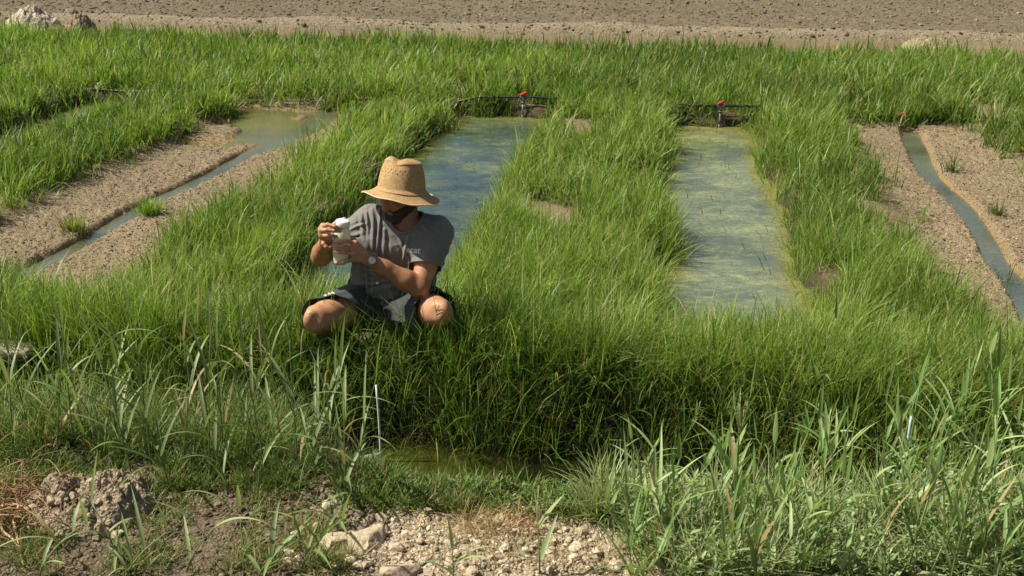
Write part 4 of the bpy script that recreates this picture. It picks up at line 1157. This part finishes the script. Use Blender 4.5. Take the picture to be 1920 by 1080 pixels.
for bx, by, h, az, ln in [(5, 850, .62, .2, .05), (168, 872, .62, 2.9, .06), (285, 880, .60, 1.5, .03), (395, 905, .60, .5, .10), (455, 880, .52, .2, .28), (560, 900, .60, 1.4, .03), (648, 940, .42, .6, .05),
                          (575, 880, .42, .1, .35), (225, 850, .5, 2.2, .14), (345, 870, .42, .3, .2), (500, 900, .5, 2.7, .12), (110, 850, .45, .7, .2), (60, 830, .4, 2.6, .15), (665, 930, .5, .2, .22), (430, 930, .36, 2.8, .3), (320, 920, .38, 3.0, .25), (30, 880, .5, .4, .1), (140, 845, .55, 1.2, .08), (250, 905, .5, 2.6, .2), (375, 850, .5, 2.2, .1), (420, 865, .55, .9, .05), (530, 870, .5, 2.0, .15), (610, 900, .48, .5, .2), (480, 940, .42, .3, .3), (195, 880, .45, .2, .25), (600, 930, .45, 2.9, .2)]:
    p = at_px(bx, by); reed(p[0], p[1], h, az, ln, int(R.integers(6, 10)), .32, .0125, 1.0, LL_, GL, RG[R.integers(0, 3)] * .8, .14)
for bx, by, h, az, ln in [(230, 1090, .22, .5, .9), (345, 1075, .30, .4, .8), (560, 1075, .26, .1, .7), (225, 1060, .24, 2.4, .7), (640, 1000, .22, 2.8, .9), (480, 1085, .2, .4, 1.0), (70, 1080, .24, .5, .9)]:
    p = at_px(bx, by); reed(p[0], p[1], h, az, ln, 6, .23, .0135, 1.25, 'low broad-leaved reed sprawling over the dirt at the lower left', 'sprawling reeds on the lower left dirt', RG[R.integers(0, 3)])
for bx, by, h, az, ln, lab in [(1012, 1075, .24, 1.9, .15, 'young reed with broad pale leaves standing alone on the dirt at the bottom centre'), (1215, 985, .34, 2.6, .25, 'reed leaning left over the ditch at the edge of the weeds'), (850, 1090, .12, 1.7, .1, 'single short reed shoot at the bottom edge of the dirt')]:
    p = at_px(bx, by); reed(p[0], p[1], h, az, ln, 5, .20, .018, 1.0, lab, None, RG[1])
GR = 'reeds in the dense stand at the lower right'; LR = 'broad-leaved pale green reed in the dense stand at the lower right'
for k in range(96):
    bx = 1190 + 800 * R.random() ** .8; by = R.uniform(885 - .02 * (bx - 1190), 1130)
    p = at_px(bx, by); h = R.uniform(.22, .50) * (1.1 if bx > 1400 else .8)
    reed(p[0], p[1], h, R.choice([.2, .8, 1.4, .5, 2.6]) + R.normal(0, .4), R.uniform(.05, .6), int(R.integers(5, 10)), R.uniform(.17, .29), R.uniform(.010, .019), R.uniform(.35, 1.15), LR, GR, RG[R.integers(0, 4)] * np.array((.9, 1., .85)) * R.uniform(.9, 1.15), .05)

def leafy(name, n, pts, nl, ll, lw, hgt, cols, label):
    packs = []
    for k in range(n):
        x, y, s_ = pts[k]
        z = float(ZZ[k]); m = int(nl * R.uniform(.7, 1.3)); h = hgt * s_ * R.uniform(.6, 1.2)
        a0 = R.random() * 6.3; le = R.uniform(.0, .6); t = np.sort(R.uniform(.05, 1, m))
        pos = np.stack([x + np.sin(le) * h * t * math.cos(a0), y + np.sin(le) * h * t * math.sin(a0), z + np.cos(le) * h * t], 1)
        c = np.array(cols[R.integers(0, len(cols))]) * R.uniform(.85, 1.15, (m, 1))
        packs.append((pos, ll * s_ * R.uniform(.6, 1.2, m) * (1.15 - .5 * t), lw * s_ * R.uniform(.7, 1.2, m) * (1.15 - .5 * t), R.random(m) * 6.3, R.uniform(.4, 1.25, m), R.uniform(.1, .9, m), c))
    A = [np.concatenate([q[i] for q in packs]) for i in range(7)]
    return stuff(name, [ribbons(A[0], A[1], A[2], A[3], A[4], A[5], A[6], A[6] * 1.15, 5, .3, R.normal(0, .2, len(A[0])), np.array([.25, .8, 1, .8, .4, .03]))], M['weed'], label)
def scatter_px(n, x0, x1, fy0, fy1, pw=1):
    px = x0 + (x1 - x0) * R.random(n) ** pw; py = fy0(px) + (fy1(px) - fy0(px)) * R.random(n)
    return np.array([P(a, b, -.07) for a, b in zip(px, py)])
WC = [(.20, .27, .10), (.25, .32, .14), (.155, .23, .07), (.30, .345, .18)]
q = scatter_px(380, 1160, 2000, lambda x: 915 - .02 * (x - 1120) - 60 * ss(1300, 1500, x), lambda x: 1000 + 120 * ss(1120, 1300, x)); ZZ = gz(q[:, 0], q[:, 1])
leafy('leafy_weeds', len(q), np.column_stack([q[:, :2], R.uniform(.7, 1.25, len(q))]), 15, .048, .0155, .15, WC, 'pale green leafy weeds under the reeds at the lower right')
q = scatter_px(170, 700, 1240, lambda x: 918 + .05 * (x - 700), lambda x: 955 + .06 * (x - 700)); ZZ = gz(q[:, 0], q[:, 1])
leafy('leafy_weeds', len(q), np.column_stack([q[:, :2], R.uniform(.6, 1.0, len(q))]), 12, .040, .012, .085, [(.10, .17, .03), (.13, .20, .05), (.085, .15, .03)], 'low green weeds along the near edge of the ditch')

def short_grass(n, x0, x1, fy0, fy1, h0, h1, w, cols, flat=1., pw=1, dry=.15):
    px = x0 + (x1 - x0) * R.random(n) ** pw; py = fy0(px) + (fy1(px) - fy0(px)) * R.random(n)
    d = np.stack([px - 960, F * cP - (py - 540) * sP, -F * sP - (py - 540) * cP], 1); t = (-.07 - CH) / d[:, 2]
    x, y = d[:, 0] * t, d[:, 1] * t
    k = R.random(n) < ss(.36, .58, fbm(x * 5.5, y * 5.5, 3, 231) + .04); x, y = x[k], y[k]; n = len(x)
    z = gz(x, y) - .005; c = np.array(cols)[R.integers(0, len(cols), n)] * R.uniform(.8, 1.2, (n, 1)); dr = R.random(n) < dry; c[dr] = STRAW * R.uniform(.5, 1.1, (dr.sum(), 1))
    return ribbons(np.stack([x, y, z], 1), R.uniform(h0, h1, n) * (.5 + 1.1 * fbm(x * 8, y * 8, 2, 233)), w * R.uniform(.6, 1.4, n), R.random(n) * 6.3, R.uniform(.05, .9, n) * flat, R.uniform(.1, 1.2, n) * flat, c, c * 1.2, 4)
GC = [(.085, .15, .02), (.11, .175, .03), (.07, .125, .02), (.12, .165, .05)]
stuff('short_grass', [short_grass(13000, -60, 740, lambda x: 845 + 0 * x, lambda x: 930 + 15 * ss(600, 0, x), .05, .14, .0038, GC), short_grass(9000, -60, 560, lambda x: 760 + 0 * x, lambda x: 875 + 0 * x, .10, .30, .0042, GC),
                      short_grass(6500, 600, 1260, lambda x: 908 + .045 * (x - 640), lambda x: 962 + .06 * (x - 640), .03, .12, .0042, GC),
                      short_grass(11000, -60, 660, lambda x: 915 + 0 * x, lambda x: 1090 + 0 * x, .03, .10, .0034, GC, 1.15, 1, .35),
                      short_grass(10500, 1100, 2000, lambda x: 930 - 25 * ss(1200, 1500, x), lambda x: 990 + 120 * ss(1120, 1260, x), .08, .26, .0048, WC),
                      short_grass(1500, 500, 1250, lambda x: 960 + 0 * x, lambda x: 1090 + 0 * x, .015, .05, .0030, GC, 1.3, 1, .55)], M['weed'], 'short rough grass on the near bank of the ditch')
stuff('straw_litter', [short_grass(2600, 380, 1260, lambda x: 945 + 0 * x, lambda x: 1085 + 0 * x, .03, .12, .0024, [(.30, .22, .11), (.36, .27, .15), (.22, .15, .07)], 1.9, 1, .5),
                       short_grass(2600, -60, 640, lambda x: 910 + 0 * x, lambda x: 1085 + 0 * x, .03, .10, .0024, [(.20, .15, .075), (.30, .22, .12), (.14, .105, .05)], 1.9, 1, .4),
                       short_grass(700, 850, 1010, lambda x: 975 + 0 * x, lambda x: 1015 + 0 * x, .05, .14, .0022, [(.33, .21, .10), (.38, .26, .13)], 1.8, 1, .3)], M['straw'], 'dead straw and stalks littering the near bank')

# dry roots at the lower left
p = at_px(30, 985); o = empty('dry_root_bundle', tuple(p), 'tangle of dry orange-brown roots and stalks beside the heap of earth', 'dry roots')
rt = []
for k in range(380):
    a0 = R.uniform(-PI, PI); n_ = 9; q0 = np.array((R.normal(-.02, .10), R.normal(.05, .085), abs(R.normal(.05, .06)))); d_ = nrm((math.cos(a0), .7 * math.sin(a0), R.normal(.1, .3))); pts = [q0]
    L_r = R.uniform(.05, .22)
    for j in range(n_):
        d_ = nrm(d_ + R.normal(0, .22, 3) + np.array((0, 0, -.06))); pts.append(pts[-1] + d_ * L_r / n_)
    pts = np.array(pts); pts[:, 2] = np.maximum(pts[:, 2], .004)
    rt.append(tube(pts, np.linspace(1, .4, n_ + 1) * R.choice([.0014, .002, .0028]), 5))
v, q = join(rt); link('fine_roots', poly_mesh('fine_roots', v, q, M['root']), o)
rt = []
for pth in ([(-.02, -.02, .10), (-.03, -.05, .06), (.00, -.09, .03), (.05, -.13, .03), (.11, -.20, .02)], [(.03, -.01, .09), (.02, -.05, .05), (.05, -.10, .04), (.09, -.17, .02), (.14, -.26, .01)], [(-.10, .02, .06), (.0, .03, .07), (.10, .0, .04)]):
    tt_ = np.linspace(0, 1, 16); pp = np.array(pth); s_ = np.linspace(0, 1, len(pp)); rt.append(tube(np.stack([np.interp(tt_, s_, pp[:, k]) for k in range(3)], 1), np.linspace(.0052, .0034, 16), 8))
v, q = join(rt); link('thick_roots', poly_mesh('thick_roots', v, q, simple('bare_root', (.44, .29, .14), .8, nscale=40, namt=.3)), o)

# ------------------------------------------------------------------ tufts on the gravel, stems in the water
def tuft(px, py, n, h, w, rad, label, col=G_HI, cat='grass tuft'):
    p = P(px, py, -.07); p[2] = float(gz(p[:1], p[1:2])[0])
    a = R.random(n) * 6.3; r = np.abs(R.normal(0, rad, n)); pos = np.stack([r * np.cos(a), r * np.sin(a), gz(p[0] + r * np.cos(a), p[1] + r * np.sin(a)) - p[2] - .004], 1)
    c = col * R.uniform(.75, 1.2, (n, 1))
    v, q, cc = ribbons(pos, h * R.uniform(.4, 1.15, n), w * R.uniform(.7, 1.3, n), a + R.normal(0, .7, n), R.uniform(.05, .5, n), R.uniform(.1, .9, n), c, c * 1.2, 4)
    return tag(link('grass_tuft', new_mesh('grass_tuft', v, q, M['grass'], cc), None, tuple(p)), label, cat)
tuft(280, 402, 300, .15, .005, .05, 'bushy green tuft beside the thin channel on the left gravel')
tuft(142, 435, 190, .14, .005, .055, 'thin yellowish tuft on the gravel left of the bushy one', np.array((.16, .19, .03)))
tuft(1783, 322, 45, .22, .007, .03, 'narrow upright plant on the gravel right of the channel', np.array((.07, .13, .03)))
tuft(1868, 405, 80, .13, .005, .03, 'sparse pale tuft on the gravel at the right edge', np.array((.13, .15, .05)))
tuft(1893, 515, 34, .22, .006, .03, 'small sedge growing at the edge of the right-hand channel', np.array((.09, .15, .03)))
tuft(580, 240, 60, .22, .006, .02, 'few stems rising from the shallow water at the head of the left gravel', np.array((.12, .15, .05)))
n = 120; i_ = R.integers(0, 2, n); u = R.uniform(5.5, 10.7, n); v = np.where(i_ == 0, R.uniform(-2.2, -1.3, n), R.uniform(.05, .8, n)); x, y = XY(u, v)
c = np.repeat(np.array([[.05, .05, .025]]), n, 0) * R.uniform(.6, 2.0, (n, 1))
stuff('water_stems', [ribbons(np.stack([x, y, np.full(n, WZ - .02)], 1), R.uniform(.05, .15, n), np.full(n, .005), R.random(n) * 6.3, R.uniform(0, .6, n), R.uniform(0, 1.4, n), c, c * 1.3, 4)], M['grass'], 'dark dead stems sticking out of the two middle ponds')
# broad blades standing in front of the man
n = 46; px = R.uniform(560, 880, n); py = R.uniform(672, 735, n); q = np.array([P(a, b, -.05) for a, b in zip(px, py)]); q[:, 2] = gz(q[:, 0], q[:, 1])
c = lerp(G_MID, G_HI, R.random((n, 1))) * R.uniform(.8, 1.1, (n, 1))
stuff('ditch_grass', [ribbons(q, R.uniform(.2, .36, n), R.uniform(.006, .010, n), R.choice([0., PI], n) + R.normal(0, .7, n), R.uniform(.03, .4, n), R.uniform(.0, .5, n), c, c * 1.15, 6, .3)], M['grass'], 'a few broad grass blades in front of the squatting man')
#@END_EXTRA
# ------------------------------------------------------------------ light, world, camera
SUN_EL, SUN_AZ = math.radians(54), math.radians(3)      # azimuth: from the left, a little behind the scene
sd_ = Vector((-math.cos(SUN_EL) * math.cos(SUN_AZ), math.cos(SUN_EL) * math.sin(SUN_AZ), math.sin(SUN_EL)))
sl = bpy.data.lights.new('sun', 'SUN'); sl.energy = 5.0; sl.angle = math.radians(.55); sl.color = (1.0, .93, .79)
so = bpy.data.objects.new('sun', sl); COL.objects.link(so); so.rotation_euler = sd_.to_track_quat('Z', 'Y').to_euler()
wd_ = bpy.data.worlds.new('World'); sc.world = wd_; wd_.use_nodes = True
nt = wd_.node_tree; nt.nodes.clear()
sky = nt.nodes.new('ShaderNodeTexSky'); sky.sky_type = 'NISHITA'; sky.sun_disc = False
sky.sun_elevation = SUN_EL; sky.sun_rotation = math.atan2(sd_.x, sd_.y)
sky.air_density = 1.0; sky.dust_density = 3.5; sky.ozone_density = .6
bg = nt.nodes.new('ShaderNodeBackground'); bg.inputs[1].default_value = .05
wo = nt.nodes.new('ShaderNodeOutputWorld')
nt.links.new(sky.outputs[0], bg.inputs[0]); nt.links.new(bg.outputs[0], wo.inputs[0])
cam = bpy.data.cameras.new('camera'); co_ = bpy.data.objects.new('camera', cam); COL.objects.link(co_)
cam.sensor_width = 36; cam.lens = 36 * F / 1920; cam.clip_start = .05; cam.clip_end = 3000
co_.location = (0, 0, CH); co_.rotation_euler = (PI / 2 - PIT, 0, 0)
cam.dof.use_dof = True; cam.dof.focus_distance = 5.15; cam.dof.aperture_fstop = 7.5
sc.camera = co_
sc.view_settings.view_transform = 'Standard'; sc.view_settings.look = 'None'
sc.view_settings.exposure = 0.68; sc.view_settings.gamma = 1
